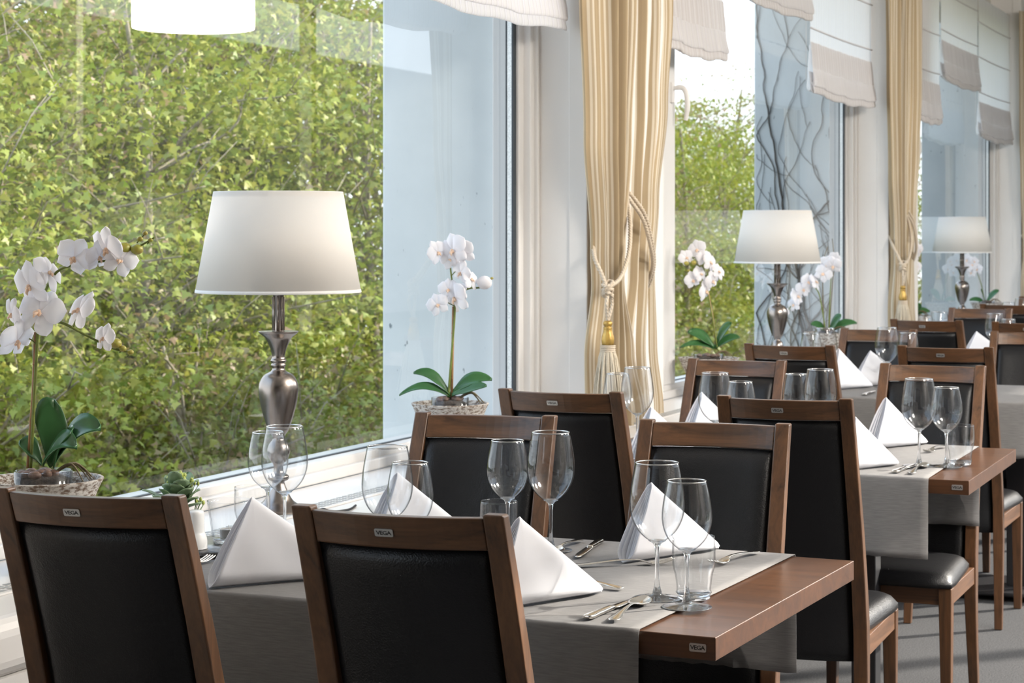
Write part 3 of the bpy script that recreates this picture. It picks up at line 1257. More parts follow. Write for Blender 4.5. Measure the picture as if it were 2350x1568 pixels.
def make_tumbler():
    root = empty('water_tumbler', cat='tumbler')
    o_ = densify([(0.0, 0.010), (0.0295, 0.0105), (0.0300, 0.018), (0.0325, 0.040), (0.0372, 0.060), (0.0380, 0.085), (0.0372, 0.110)], 4)
    prof = o_ + [(o_[-1][0] - 0.0008, o_[-1][1] + 0.0005)] + [(max(r - 0.0016, 0), z) for r, z in reversed(o_)]
    MB().lathe(prof, 40).build('glass_wall', M['bowlglass'], root)
    MB().lathe([(0, 0.0), (0.0265, 0.0), (0.0288, 0.002), (0.0292, 0.0095), (0.0275, 0.0112), (0, 0.0115)], 36).build('glass_base', M['glass'], root)
    return root


tum = make_tumbler()
GL = [  # kind, x, y, z, label
    ('red', -1.198, 3.317, 0, 'large wine glass before the standing napkin at the right end of the nearest table'),
    ('white', -1.124, 3.262, 0, 'smaller wine glass on the bare wood edge of the nearest table, frontmost of all'),
    ('red', -1.575, 3.730, 0, 'large wine glass in the middle of the picture, above the front right napkin'),
    ('white', -1.675, 3.740, 0, 'smaller wine glass in the middle of the picture, over the tumbler beside the big glass'),
    ('red', -2.130, 3.620, 0, 'large wine glass in front of the lamp foot at the window end'),
    ('white', -2.212, 3.690, 0, 'smaller wine glass overlapping the big one below the nearest lamp'),
    ('red', -1.752, 3.357, 0, 'large wine glass just behind the crest of the foreground chair, left one'),
    ('white', -1.680, 3.310, 0, 'smaller wine glass just behind the crest of the foreground chair, right one'),
    ('red', -1.218, 5.485, 0, 'large wine glass at the right end of the second table'),
    ('white', -1.146, 5.500, 0, 'smaller wine glass with tumbler behind it, right end of the second table'),
    ('red', -1.803, 5.480, 0, 'large wine glass behind the tall chair, leftmost of four in that row'),
    ('white', -1.722, 5.464, 0, 'smaller wine glass behind the tall chair, second of four in that row'),
    ('white', -1.662, 5.826, 0, 'smaller wine glass behind the tall chair, third of four in that row'),
    ('red', -1.565, 5.740, 0, 'large wine glass behind the tall chair, rightmost of four in that row'),
    ('white', -2.160, 5.630, 0, 'smaller wine glass in front of the curtain tassel'),
    ('red', -2.085, 5.600, 0, 'large wine glass in front of the curtain folds right of the tassel'),
    ('red', -1.889, 7.928, .02, 'large wine glass on the third table, standing over the white napkins'),
    ('white', -1.817, 7.983, .02, 'smaller wine glass on the third table, half hidden by a chair crest'),
    ('white', -2.160, 7.780, .02, 'smaller wine glass at the window end of the third table, left of a pair'),
    ('red', -2.100, 7.770, .02, 'large wine glass at the window end of the third table, right of a pair'),
    ('red', -1.838, 9.960, 0, 'large wine glass on the fourth table near the right edge'),
    ('white', -1.755, 9.860, 0, 'smaller wine glass on the fourth table near the right edge'),
    ('white', -2.190, 10.00, 0, 'smaller wine glass at the window end of the fourth table'),
    ('red', -2.130, 10.05, 0, 'large wine glass at the window end of the fourth table'),
    ('red', -2.10, 12.25, 0, 'large wine glass on the farthest table'),
    ('white', -2.17, 12.20, 0, 'smaller wine glass on the farthest table'),
]
used = {'red': False, 'white': False}
for kind, x, y, z, lab in GL:
    pr = red if kind == 'red' else whi
    place(pr, not used[kind], (x, y, TOPZ + z), random.Random(int(x * 1000)).uniform(0, 6), lab,
          'large wine glasses' if kind == 'red' else 'small wine glasses')
    used[kind] = True
for i, (x, y, lab) in enumerate([(-1.140, 3.345, 'water tumbler at the right end of the nearest table, behind the frontmost wine glass'),
                                 (-1.640, 3.620, 'water tumbler behind the foreground chair, under the small middle wine glass'),
                                 (-2.205, 3.615, 'water tumbler left of the big wine glass below the nearest lamp'),
                                 (-1.120, 5.560, 'water tumbler at the right end of the second table')]):
    place(tum, i == 0, (x, y, TOPZ), 0, lab, 'water tumblers')


# ------------------------------------------------------------------ napkins
def make_napkin(seed=1, Lb=0.29, H=0.152, W=0.021, apex=0.27):
    """napkin folded to a standing pouch: open mouth at s=0, closed ridge, rounded bottom fold"""
    rnd = random.Random(seed)
    NU, NV = 34, 26

    def sheet(scale_w, dh, inset, side):
        def fn(u, v_):
            vv = v_
            tip = 0.014
            s0 = apex * Lb * (vv ** 1.15) + inset * (1 - vv)
            s1 = Lb - (Lb - apex * Lb) * vv
            if vv < 0.10:
                s1 -= tip * (1 - sqrt(max(0, 1 - (1 - vv / 0.10) ** 2)))
            s1 = max(s1 - inset * 1.5, s0 + 0.002)
            s = s0 + (s1 - s0) * u
            z = H * vv * (1 - dh) + 0.0012 + dh * 0.015
            # local cloth height limit keeps the ridge closed
            ridge = 1 - max(0.0, (s - apex * Lb)) / (Lb - apex * Lb)
            hv = min(vv / max(ridge, 1e-3), 1.0)
            w = W * scale_w
            w *= sqrt(min(1.0, hv / 0.13 + 0.0))
            w *= (1 - 0.62 * hv ** 1.3)
            w *= sqrt(max(0.0, 1 - hv ** 14))
            w *= (1 - 0.15 * u) * (1 - u ** 16) ** 0.5
            w *= 1 + 0.25 * (1 - u) ** 4 * sin(pi * min(1, vv * 1.1))
            w += 0.0010 * sin(s * 60 + 5 * vv + seed) * hv * (1 - hv) * 3
            return (s, side * w, z)
        return grid(NU, NV, fn)

    mb = MB()
    v, f = sheet(1.0, 0.0, 0.0, 1)
    mb.add(v, [tuple(reversed(q)) for q in f])
    v, f = sheet(1.0, 0.0, 0.0, -1)
    mb.add(v, f)
    o = mb.build('folded_napkin', M['napkin'])
    # inner plies of the fold showing in the mouth
    mi = MB()
    for sc, ins in ((0.62, 0.004), (0.22, 0.010)):
        v, f = sheet(sc, 0.06, ins, 1)
        mi.add(v, [tuple(reversed(q)) for q in f])
        v, f = sheet(sc, 0.06, ins, -1)
        mi.add(v, f)
    i_ = mi.build('inner_fold', M['napkin'], o)
    bm = bmesh.new()
    for ob in (o, i_):
        bm.clear()
        bm.from_mesh(ob.data)
        bmesh.ops.remove_doubles(bm, verts=bm.verts, dist=0.00025)
        bm.to_mesh(ob.data)
    bm.free()
    solidify(o, 0.0016, 0)
    solidify(i_, 0.0010, 0)
    return o


nap = make_napkin()
nap['category'] = 'napkin'
NP = [  # mouth end x,y, direction, z, scale, label
    (-1.970, 3.081, (0.62, 0.78), 0, 1.04, 'white folded napkin standing between the two front chairs, by the salt shaker'),
    (-1.422, 3.080, (0.41, 0.91), 0, 1.0, 'white folded napkin standing right of the foreground chair'),
    (-1.385, 3.640, (0.42, 0.91), 0, 0.98, 'white folded napkin standing behind the front pair of wine glasses'),
    (-1.905, 3.560, (0.41, 0.91), 0, 1.0, 'white folded napkin seen through the pair of glasses over the foreground chair'),
    (-1.385, 5.255, (0.42, 0.91), 0, 0.93, 'white folded napkin just right of the tall chair, front of the second table'),
    (-1.440, 5.820, (0.43, 0.90), 0, 0.98, 'white folded napkin behind the big wine glass of the second table'),
    (-1.990, 5.745, (0.42, 0.91), 0, 1.0, 'white folded napkin in front of the left chair across the second table'),
    (-1.985, 5.290, (0.42, 0.91), 0, 0.95, 'white folded napkin, its tip showing left of the right chair across the nearest table'),
    (-2.070, 7.660, (0.42, 0.91), .02, 1.05, 'white folded napkin at the front of the third table, sloping down to the right'),
    (-2.030, 7.930, (0.85, 0.50), .02, 0.93, 'white folded napkin at the back of the third table'),
    (-1.98, 9.84, (0.85, 0.5), 0, 1.0, 'white folded napkin on the fourth table near the right edge'),
]
for i, (x, y, d, z, sc, lab) in enumerate(NP):
    place(nap, i == 0, (x, y, TOPZ + 0.0008 + z), math.atan2(d[1], d[0]), lab, 'white folded napkins', (sc, sc, sc))


# ------------------------------------------------------------------ cutlery (lying along +y, handle end at 0)
def strip(path, widths, dish=None, t=0.0016, nx=6):
    """path: list of (s,z); widths; dish: cup depth per station -> closed solid"""
    v, f = [], []
    n = len(path)
    for lay in (1, 0):
        for i, (s, z) in enumerate(path):
            for k in range(nx + 1):
                a = -1 + 2 * k / nx
                dz = (dish[i] if dish else 0) * (a * a - 1)
                crown = 0.0008 * (1 - a * a) if lay else 0
                v.append((a * widths[i], s, z + dz + (t / 2 if lay else -t / 2) + crown))
    m_ = n * (nx + 1)
    for i in range(n - 1):
        for k in range(nx):
            a = i * (nx + 1) + k
            f.append((a, a + 1, a + nx + 2, a + nx + 1))
            b = a + m_
            f.append((b + nx + 1, b + nx + 2, b + 1, b))
        for k in (0, nx):
            a = i * (nx + 1) + k
            q = (a, a + nx + 1, a + nx + 1 + m_, a + m_)
            f.append(q if k == 0 else tuple(reversed(q)))
    for i in (0, n - 1):
        for k in range(nx):
            a = i * (nx + 1) + k
            q = (a, a + m_, a + 1 + m_, a + 1)
            f.append(q if i == 0 else tuple(reversed(q)))
    return v, f


HANDLE = [(0.0, 0.0045, 0.004), (0.003, 0.005, 0.009), (0.012, 0.0055, 0.0108), (0.030, 0.0070, 0.0085), (0.036, 0.0075, 0.0068), (0.040, 0.0077, 0.0076), (0.060, 0.0095, 0.0050), (0.085, 0.0115, 0.0034), (0.110, 0.0120, 0.0030)]


def make_spoon():
    st = [(s, z, w, 0) for s, z, w in HANDLE] + [(0.122, 0.0110, 0.0033, 0), (0.130, 0.0098, 0.0055, 0.0006), (0.138, 0.0086, 0.0125, 0.003), (0.150, 0.0080, 0.0190, 0.0062),
                                                (0.165, 0.0080, 0.0210, 0.0072), (0.180, 0.0085, 0.0190, 0.0062), (0.192, 0.0095, 0.0135, 0.0035), (0.199, 0.0105, 0.0065, 0.001), (0.201, 0.0107, 0.003, 0)]
    v, f = strip([(a, b) for a, b, _, _ in st], [c for _, _, c, _ in st], [d for _, _, _, d in st])
    o = mesh_obj('table_spoon', v, f, M['silver'])
    subsurf(o, 1)
    o['category'] = 'spoon'
    return o


def make_knife():
    root = empty('table_knife', cat='knife')
    st = [(0.0, 0.005, 0.005), (0.003, 0.005, 0.0095), (0.014, 0.005, 0.0105), (0.035, 0.0052, 0.0085), (0.043, 0.0052, 0.0072), (0.048, 0.0054, 0.0085), (0.075, 0.0055, 0.0070), (0.092, 0.0055, 0.0062), (0.098, 0.0055, 0.0072)]
    v, f = strip([(a, b) for a, b, _ in st], [c for _, _, c in st], None, t=0.006)
    subsurf(mesh_obj('handle', v, f, M['silver'], root), 1)
    st = [(0.098, 0.0055, 0.0070), (0.110, 0.0050, 0.0090), (0.150, 0.0045, 0.0098), (0.185, 0.0042, 0.0092), (0.205, 0.004, 0.0062), (0.214, 0.004, 0.0015)]
    v, f = strip([(a, b) for a, b, _ in st], [c for _, _, c in st], None, t=0.0014)
    mesh_obj('blade', v, f, M['silver'], root)
    return root


def make_fork():
    root = empty('table_fork', cat='fork')
    st = [(s, z, w, 0) for s, z, w in HANDLE] + [(0.122, 0.0115, 0.0033, 0), (0.130, 0.0100, 0.0048, 0), (0.138, 0.0075, 0.0100, 0.001), (0.146, 0.0055, 0.0120, 0.0018), (0.152, 0.0050, 0.0122, 0.0018)]
    v, f = strip([(a, b) for a, b, _, _ in st], [c for _, _, c, _ in st], [d for _, _, _, d in st])
    subsurf(mesh_obj('handle', v, f, M['silver'], root), 1)
    mb = MB()
    for k in range(4):
        x = -0.0100 + k * 0.00667
        a = x / 0.012
        pts = [(x * 1.0, 0.149, 0.005 + 0.0018 * (a * a - 1)), (x, 0.165, 0.0048 + 0.001 * (a * a - 1)), (x, 0.180, 0.0078), (x * 0.98, 0.193, 0.0125)]
        p = spline(pts, 4)
        mb.tube(p, [0.0016] * (len(p) - 2) + [0.0012, 0.0006], 6)
    mb.build('tines', M['silver'], root)
    return root


spoon, knife, fork = make_spoon(), make_knife(), make_fork()
CT = [  # proto, handle end, far end -> direction, label
    ('k', (-1.238, 3.085), (-1.225, 3.258), 0, 'table knife at the front edge of the nearest table, under the spoon bowl'),
    ('s', (-1.190, 3.080), (-1.207, 3.284), 0, 'table spoon lying bowl up at the front edge of the nearest table'),
    ('f', (-1.182, 3.862), (-1.205, 3.726), 0, 'fork with raised tines beside the bare table edge, right of the tumbler'),
    ('k', (-1.520, 3.862), (-1.480, 3.614), 0, 'table knife whose handle shows between the big middle glass and the standing napkin'),
    ('s', (-1.563, 3.858), (-1.548, 3.640), 0, 'table spoon at the far edge, left of the knife handle'),
    ('f', (-1.452, 3.560), (-1.335, 3.640), 0, 'fork lying crosswise before the standing napkin'),
    ('f', (-1.280, 3.362), (-1.420, 3.405), 0, 'fork whose handle end peeps out right of the front right napkin'),
    ('f', (-2.150, 3.150), (-2.128, 3.36), 0, 'fork with bluish tines by the marble tray, left of the napkin'),
    ('k', (-1.239, 5.285), (-1.225, 5.50), 0, 'table knife at the front edge of the second table'),
    ('s', (-1.192, 5.278), (-1.202, 5.524), 0, 'table spoon lying bowl up at the front edge of the second table'),
    ('f', (-1.250, 5.985), (-1.270, 5.75), 0, 'fork at the far edge of the second table, right of the napkin'),
    ('k', (-1.400, 6.000), (-1.420, 5.78), 0, 'table knife behind the napkin of the second table'),
    ('s', (-1.850, 7.98), (-1.86, 7.75), .02, 'table spoon on the third table behind the napkins'),
    ('k', (-1.870, 7.48), (-1.880, 7.68), .02, 'table knife at the front edge of the third table'),
]
PR = {'k': knife, 's': spoon, 'f': fork}
GN = {'k': 'table knives', 's': 'table spoons', 'f': 'table forks'}
seen = set()
for c, a, b, z, lab in CT:
    ang = math.atan2(b[1] - a[1], b[0] - a[0]) - pi / 2
    place(PR[c], c not in seen, (a[0], a[1], TOPZ + 0.0005 + z), ang, lab, GN[c])
    seen.add(c)

# ------------------------------------------------------------------ tray group at the window end of the nearest table
TX, TY = -2.195, 3.490
mb = MB().lathe([(0, 0), (0.112, 0), (0.115, 0.002), (0.115, 0.006), (0.113, 0.008), (0, 0.008)], 64)
o = mb.build('serving_tray', M['slate'], loc=(TX, TY, TOPZ + 0.001))
tag(o, 'round dark marble tray under the salt shaker and tealight glass', 'tray')
TZ = TOPZ + 0.0095
mb = MB().lathe(densify([(0, 0), (0.0215, 0.0), (0.0235, 0.003), (0.0232, 0.018), (0.0205, 0.028), (0.0180, 0.036), (0.0178, 0.060), (0.0168, 0.072), (0.0130, 0.0765), (0, 0.078)], 4), 32)
o = mb.build('salt_shaker', M['porcelain'], loc=(-2.212, 3.410, TZ))
tag(o, 'white porcelain salt shaker on the marble tray', 'shaker')

root = empty('tealight_holder', (-2.190, 3.503, TZ), 0, 'clear flared glass holding a tealight on the marble tray', 'candle holder')
o_ = densify([(0.0, 0.009), (0.034, 0.0095), (0.036, 0.014), (0.040, 0.045), (0.0465, 0.086)], 4)
prof = o_ + [(o_[-1][0] - 0.001, o_[-1][1] + 0.0006)] + [(max(r - 0.0022, 0), z) for r, z in reversed(o_)]
MB().lathe(prof, 44).build('glass_wall', M['bowlglass'], root)
MB().lathe([(0, 0), (0.031, 0), (0.034, 0.002), (0.0345, 0.009), (0.032, 0.0102), (0, 0.0104)], 44).build('glass_base', M['glass'], root)
root = empty('tealight', (-2.190, 3.500, TZ + 0.0118), 0, 'small tealight in an aluminium cup inside the flared glass', 'tealight')
MB().lathe([(0, 0), (0.0185, 0), (0.019, 0.001), (0.019, 0.0165), (0.0195, 0.017), (0.0185, 0.0168), (0.018, 0.013), (0, 0.013)], 32).build('cup', M['foil'], root)
MB().lathe([(0, 0.0132), (0.0178, 0.0132), (0.0176, 0.0142), (0, 0.0140)], 32).build('wax', M['wax'], root)
MB().tube([(0, 0, 0.013), (0.001, 0, 0.019), (-0.002, 0, 0.0245)], 0.0009, 6).build('wick', M['wax'], root)

# kalanchoe in a small white pot
KR = YAW
root = empty('potted_succulent', (-2.275, 3.440, TZ), KR, 'small green flowering succulent in a white pot behind the left front chair', 'plant')
MB().lathe([(0, 0), (0.026, 0), (0.028, 0.003), (0.032, 0.062), (0.033, 0.066), (0.031, 0.066), (0.030, 0.058), (0, 0.056)], 32).build('flowerpot', M['potwhite'], root)
rnd = random.Random(5)
mb = MB()


def scallop_leaf(base, az, length, width, rise):
    d = Vector((cos(az), sin(az), 0))
    side = Vector((-sin(az), cos(az), 0))

    def fn(u, t):
        s = u
        w = width * (sin(pi * min(1, 0.08 + 0.92 * s ** 0.85)) ** 0.6) * (1 + 0.07 * sin(s * 30))
        a = -1 + 2 * t
        up = rise * sin(s * 1.5) * length + 0.18 * width * a * a
        p = Vector(base) + d * (s * length * (1 - 0.2 * s)) + side * (a * w) + Vector((0, 0, up))
        return tuple(p)
    v, f = grid(16, 4, fn)
    mb.add(v, f)


for k in range(17):
    az = rnd.uniform(0, 2 * pi)
    lay = k / 17
    scallop_leaf((0.004 * cos(az), 0.004 * sin(az), 0.062 + 0.045 * lay), az, rnd.uniform(0.050, 0.070) * (1.05 - 0.4 * lay), rnd.uniform(0.016, 0.024), rnd.uniform(0.15, 0.6) + 0.6 * lay)
for az, L in ((pi * 1.02, 0.088), (-0.15, 0.055), (-0.5, 0.06)):
    scallop_leaf((0, 0, 0.07), az, L, 0.015, 0.45)
o = mb.build('leaves', M['kleaf'], root)
solidify(o, 0.0015)
ms = MB()
for cx, cy, h, n in ((0.006, 0.0, 0.142, 26), (0.030, 0.004, 0.130, 12), (-0.014, 0.01, 0.135, 12), (0.048, 0.0, 0.090, 8)):
    mb = MB()
    for _ in range(n):
        a, r = rnd.uniform(0, 6.28), rnd.uniform(0, 0.017) * (n / 26) ** 0.4
        p = (cx + r * cos(a), cy + r * sin(a), h - r * 0.5 + rnd.uniform(-0.006, 0.004))
        mb.ball(p, 0.0030, 1, 1, 1.6, 7, 5)
        ms.tube([(cx * 0.6, cy, h - 0.05), (p[0], p[1], p[2] - 0.004)], 0.0009, 5)
    mb.build('flower_cluster', M['kbud'], root)
ms.build('flower_stalks', M['kleaf'], root)

# ------------------------------------------------------------------ table lamps on the ledge
def make_lamp():
    root = empty('table_lamp', cat='table lamp')
    body = densify([(0.0, 0.0), (0.064, 0.0), (0.066, 0.004), (0.058, 0.012), (0.036, 0.026), (0.024, 0.044), (0.015, 0.066), (0.015, 0.072), (0.023, 0.077), (0.023, 0.086),
                    (0.012, 0.094), (0.012, 0.112), (0.020, 0.122), (0.0265, 0.140), (0.022, 0.158), (0.013, 0.170), (0.0165, 0.180), (0.024, 0.192), (0.033, 0.218), (0.0415, 0.250), (0.0460, 0.280),
                    (0.0440, 0.300), (0.034, 0.317), (0.019, 0.3255), (0.0145, 0.331), (0.0145, 0.335), (0.0175, 0.340), (0.0155, 0.345), (0.0185, 0.3505), (0.0150, 0.357), (0.0155, 0.366),
                    (0.0205, 0.383), (0.0300, 0.402), (0.0435, 0.4135), (0.0450, 0.4165), (0.0445, 0.4185), (0.012, 0.4190)], 4)
    MB().lathe(body, 48).build('lamp_body', M['pewter'], root)
    mb = MB()
    prof = [(0.0125, 0.418), (0.0125, 0.500), (0.0150, 0.502), (0.0150, 0.507), (0.008, 0.509), (0.008, 0.545), (0.016, 0.548), (0.016, 0.590), (0.0, 0.592)]
    mb.lathe(prof, 24)
    for k in range(8):
        a = k * pi / 4
        mb.tube([(0.0122 * cos(a), 0.0122 * sin(a), 0.420), (0.0122 * cos(a), 0.0122 * sin(a), 0.498)], 0.0022, 6)
    mb.build('lamp_stem', M['pewter'], root)
    mb = MB().lathe([(0.1895, 0.509), (0.1485, 0.738)], 72)
    o = mb.build('lamp_shade', M['shade'], root)
    solidify(o, 0.0012)
    MB().lathe([(0.1903, 0.5075), (0.1912, 0.5085), (0.1898, 0.5150), (0.1888, 0.5150)], 72).build('shade_trim', M['trim'], o)
    MB().lathe([(0.1497, 0.7265), (0.1502, 0.7280), (0.1488, 0.7395), (0.1474, 0.7395)], 72).build('shade_trim', M['trim'], o)
    mb = MB()
    for k in range(3):
        a = k * 2 * pi / 3 + 0.4
        mb.tube([(0.010 * cos(a), 0.010 * sin(a), 0.70), (0.1475 * cos(a), 0.1475 * sin(a), 0.732)], 0.0013, 5)
    mb.tube([(0, 0, 0.59), (0, 0, 0.702)], 0.002, 6)
    mb.build('shade_carrier', M['pewter'], root)
    mb = MB()
    mb.tube(spline([(0.060, 0.0, 0.006), (0.085, -0.004, 0.004), (0.105, -0.012, 0.010), (0.125, -0.010, 0.004), (0.16, 0.03, 0.003), (0.17, 0.10, 0.003)], 6), 0.0028, 7)
    mb.build('power_cord', M['black'], root)
    return root


lamp = make_lamp()
for i, (x, y, lab) in enumerate([(-2.370, 4.00, 'big table lamp with cream shade on the window ledge, the nearest one at left'),
                                 (-2.520, 8.53, 'table lamp with cream shade between two orchids, middle one of the three'),
                                 (-2.610, 13.01, 'farthest table lamp with cream shade near the right edge')]):
    place(lamp, i == 0, (x, y, SILL + 0.0005), YAW, lab, 'pewter table lamps on the window ledge')


# ------------------------------------------------------------------ orchids
def petal_pts(L, W, ang, cup, tipb, n=9, k=6, notch=0.0):
    def fn(u, t):
        s = 0.5 - 0.5 * cos(pi * (0.04 + 0.96 * u))
        a = -1 + 2 * t
        w = W * sqrt(max(0.0, 1 - (2 * s - 1) ** 2)) * min(1.0, 0.35 + 1.1 * s) + 0.004
        px = a * w
        pz = s * L * (1 - 0.10 * a * a * s)
        py = -cup * (sin(pi * s)) * 0.5 + tipb * s * s + 0.10 * L * a * a
        c, sn = cos(ang - pi / 2), sin(ang - pi / 2)
        return (px * c - pz * sn, py, px * sn + pz * c)
    return grid(n, k, fn)


def make_flower_mesh():
    mb = MB()
    for ang, L, W, cup, tb in ((22, 0.52, 0.29, 0.13, 0.04), (158, 0.52, 0.29, 0.13, 0.04), (90, 0.52, 0.20, 0.10, 0.08), (230, 0.50, 0.19, 0.06, 0.09), (310, 0.50, 0.19, 0.06, 0.09)):
        v, f = petal_pts(L, W, radians(ang), cup, tb)
        mb.add(v, f)
    return mb


FL = make_flower_mesh()
flower_proto = None


def add_flower(parent, a, h, size, rnd, back=0.0, seg=None):
    global flower_proto
    if flower_proto is None:
        fo = FL.build('flower', M['petal'], parent)
        subsurf(fo, 1)
        lm = MB()
        lm.ball((0, -0.035, -0.02), 0.055, 0.8, 0.9, 1.0, 8, 6)
        lm.ball((0.05, -0.05, -0.06), 0.04, 1.0, 0.7, 1.2, 7, 5)
        lm.ball((-0.05, -0.05, -0.06), 0.04, 1.0, 0.7, 1.2, 7, 5)
        lm.tube(spline([(0, -0.05, -0.05), (0, -0.11, -0.11), (0, -0.10, -0.18)], 4), [0.035] * 5 + [0.03, 0.022, 0.012, 0.006], 6)
        li = lm.build('flower_lip', M['lip'], fo)
        flower_proto = (fo, li)
    else:
        fo, li = flower_proto
        f2 = fo.copy()
        l2 = li.copy()
        COL.objects.link(f2)
        COL.objects.link(l2)
        f2.parent = parent
        l2.parent = f2
        fo = f2
    s = size / 1000 * 1.08
    fo.location = (a / 1000, back, h / 1000)
    fo.scale = (s, s, s)
    fo.rotation_euler = (radians(rnd.uniform(-32, 25)), radians(rnd.uniform(-35, 35)), radians(rnd.uniform(-55, 55)))
    return fo


def strap_leaf(mb, base, tip, width, sag, lift=0.3):
    b, t = Vector(base), Vector(tip)
    d = t - b
    flat = Vector((d.x, d.y, 0))
    side = Vector((-flat.y, flat.x, 0))
    if side.length < 1e-4:
        side = Vector((1, 0.3, 0))
    side.normalize()
    if side.y < 0:
        side = -side
    side = (side * 0.75 + Vector((0, 0, 0.8)) - d.normalized() * 0.25).normalized()

    def fn(u, q):
        a = -1 + 2 * q
        w = width * (sin(pi * (0.10 + 0.90 * u) ** 1.1) ** 0.55) * (0.45 + 0.55 * min(1, u * 3))
        p = b + d * u + Vector((0, 0, sag * sin(pi * u))) + side * (a * w) + Vector((0, 0, lift * width * a * a))
        return tuple(p)
    v, f = grid(14, 6, fn)
    mb.add(v, f)


def orchid(x, y, label, seed, flowers, stems, buds, leaves, stake=None, bowl_r=0.106, bowl_h=0.178, shoots=()):
    rnd = random.Random(seed)
    root = empty('orchid', (x, y, SILL + 0.0005), YAW, label, 'potted orchid', 'white orchids on the window ledge')
    br, bh = bowl_r, bowl_h
    prof = [(0, 0), (br * 0.50, 0), (br * 0.55, 0.004), (br * 0.60, bh * 0.30), (br * 0.78, bh * 0.66), (br * 0.88, bh * 0.82), (br * 0.885, bh * 0.84), (br * 0.965, bh * 0.95), (br, bh * 0.985),
            (br * 0.995, bh), (br * 0.93, bh), (br * 0.86, bh * 0.93), (br * 0.74, bh * 0.66), (br * 0.5, bh * 0.45), (0, bh * 0.42)]
    MB().lathe(prof, 56).build('bowl', M['stone'], root)
    # glass liner with bark, resting inside
    lr, l0, l1 = br * 0.475, bh * 0.46, bh * 1.08
    lin = MB().lathe([(0, l0), (lr * 0.95, l0), (lr, l0 + 0.004), (lr * 1.02, l1), (lr * 0.98, l1 + 0.001), (lr * 0.96, l0 + 0.006), (0, l0 + 0.006)], 40).build('glass_liner', M['bowlglass'], root)
    MB().lathe([(0, l0 + 0.007), (lr * 0.93, l0 + 0.007), (lr * 0.94, l1 - 0.016), (lr * 0.6, l1 - 0.008), (0, l1 - 0.006)], 30).build('bark', M['soil'], lin)
    pm = MB()
    for k in range(13):
        a, r = rnd.uniform(0, 6.28), lr * rnd.uniform(0.1, 0.8)
        pm.ball((r * cos(a), r * sin(a), l1 - 0.004), rnd.uniform(0.007, 0.012), rnd.uniform(0.9, 1.3), 1, 0.75, 8, 6)
    pm.build('pebbles', M['pebble'], lin)
    lm = MB()
    for (bx, by, bz), (tx, ty, tz), w, sag in leaves:
        strap_leaf(lm, (bx / 1000, by / 1000, bz / 1000), (tx / 1000, ty / 1000, tz / 1000), w / 1000, sag / 1000, 0.35)
    lo = lm.build('leaves', M['oleaf'], root)
    solidify(lo, 0.002)
    sm = MB()
    for st in stems:
        p = spline([(a / 1000, b / 1000, h / 1000) for a, b, h in st], 7)
        n = len(p)
        sm.tube(p, [0.0034 - 0.0016 * i / n for i in range(n)], 8)
    for a, b, h, s_ in buds:
        sm.tube([(a / 1000 - 0.006, b / 1000, h / 1000 - 0.008), (a / 1000, b / 1000, h / 1000)], 0.0012, 5)
    # short flower stalks to the nearest stem point
    sp = [q for st in stems for q in spline([(a / 1000, b / 1000, h / 1000) for a, b, h in st], 7)]
    for (a, h, s_) in flowers:
        c = Vector((a / 1000, 0.004, h / 1000))
        q = min(sp, key=lambda t: (t - c - Vector((0, 0, -0.01))).length)
        mid = (q + c) / 2 + Vector((0, 0, 0.008))
        sm.tube(spline([q, mid, c], 4), 0.0014, 5)
    sm.build('flower_stem', M['stem'], root)
    if stake:
        p = [(a / 1000, 0.004, h / 1000) for a, h in stake]
        km = MB().tube(p, 0.0040, 8)
        for i in range(1, len(p)):
            km.tube([Vector(p[i - 1]).lerp(Vector(p[i]), 0.48), Vector(p[i - 1]).lerp(Vector(p[i]), 0.50)], 0.0047, 8)
        km.build('stake', M['bamboo'], root)
    if shoots:
        km = MB()
        for st in shoots:
            p = spline([(a / 1000, 0.01, h / 1000) for a, h in st], 6)
            km.tube(p, [0.0026 - 0.001 * i / len(p) for i in range(len(p))], 6)
        km.build('bare_shoots', M['root'], root)
    for k, (a, h, s_) in enumerate(flowers):
        add_flower(root, a, h, s_, rnd, back=-0.006 - 0.012 * rnd.random())
    if buds:
        for a, b, h, s_ in buds:
            if s_ > 30:
                MB().ball((a / 1000, b / 1000, h / 1000), s_ / 1800, 1.1, 1.0, 1.0, 10, 8).build('flower_bud', M['petal'], root)['label'] = 'half open white bud'
                continue
            MB().ball((a / 1000, b / 1000, h / 1000), s_ / 2000, 1.15, 1.0, 0.95, 10, 7).build('flower_bud', M['bud'], root)
    # aerial roots
    rm = MB()
    for k in range(5):
        a0 = rnd.uniform(-0.5, 0.4)
        L = rnd.uniform(0.04, 0.085)
        rm.tube(spline([(0.02, 0, l1 - 0.005), (0.035 + L * 0.4, a0 * 0.04, l1 + 0.014), (0.03 + L, a0 * 0.07, l1 - 0.004 - rnd.uniform(0, 0.02))], 5), [0.0028] * 5 + [0.0024, 0.002, 0.0016, 0.0012, 0.001, 0.0008], 6)
    rm.build('aerial_roots', M['root'], root)
    return root


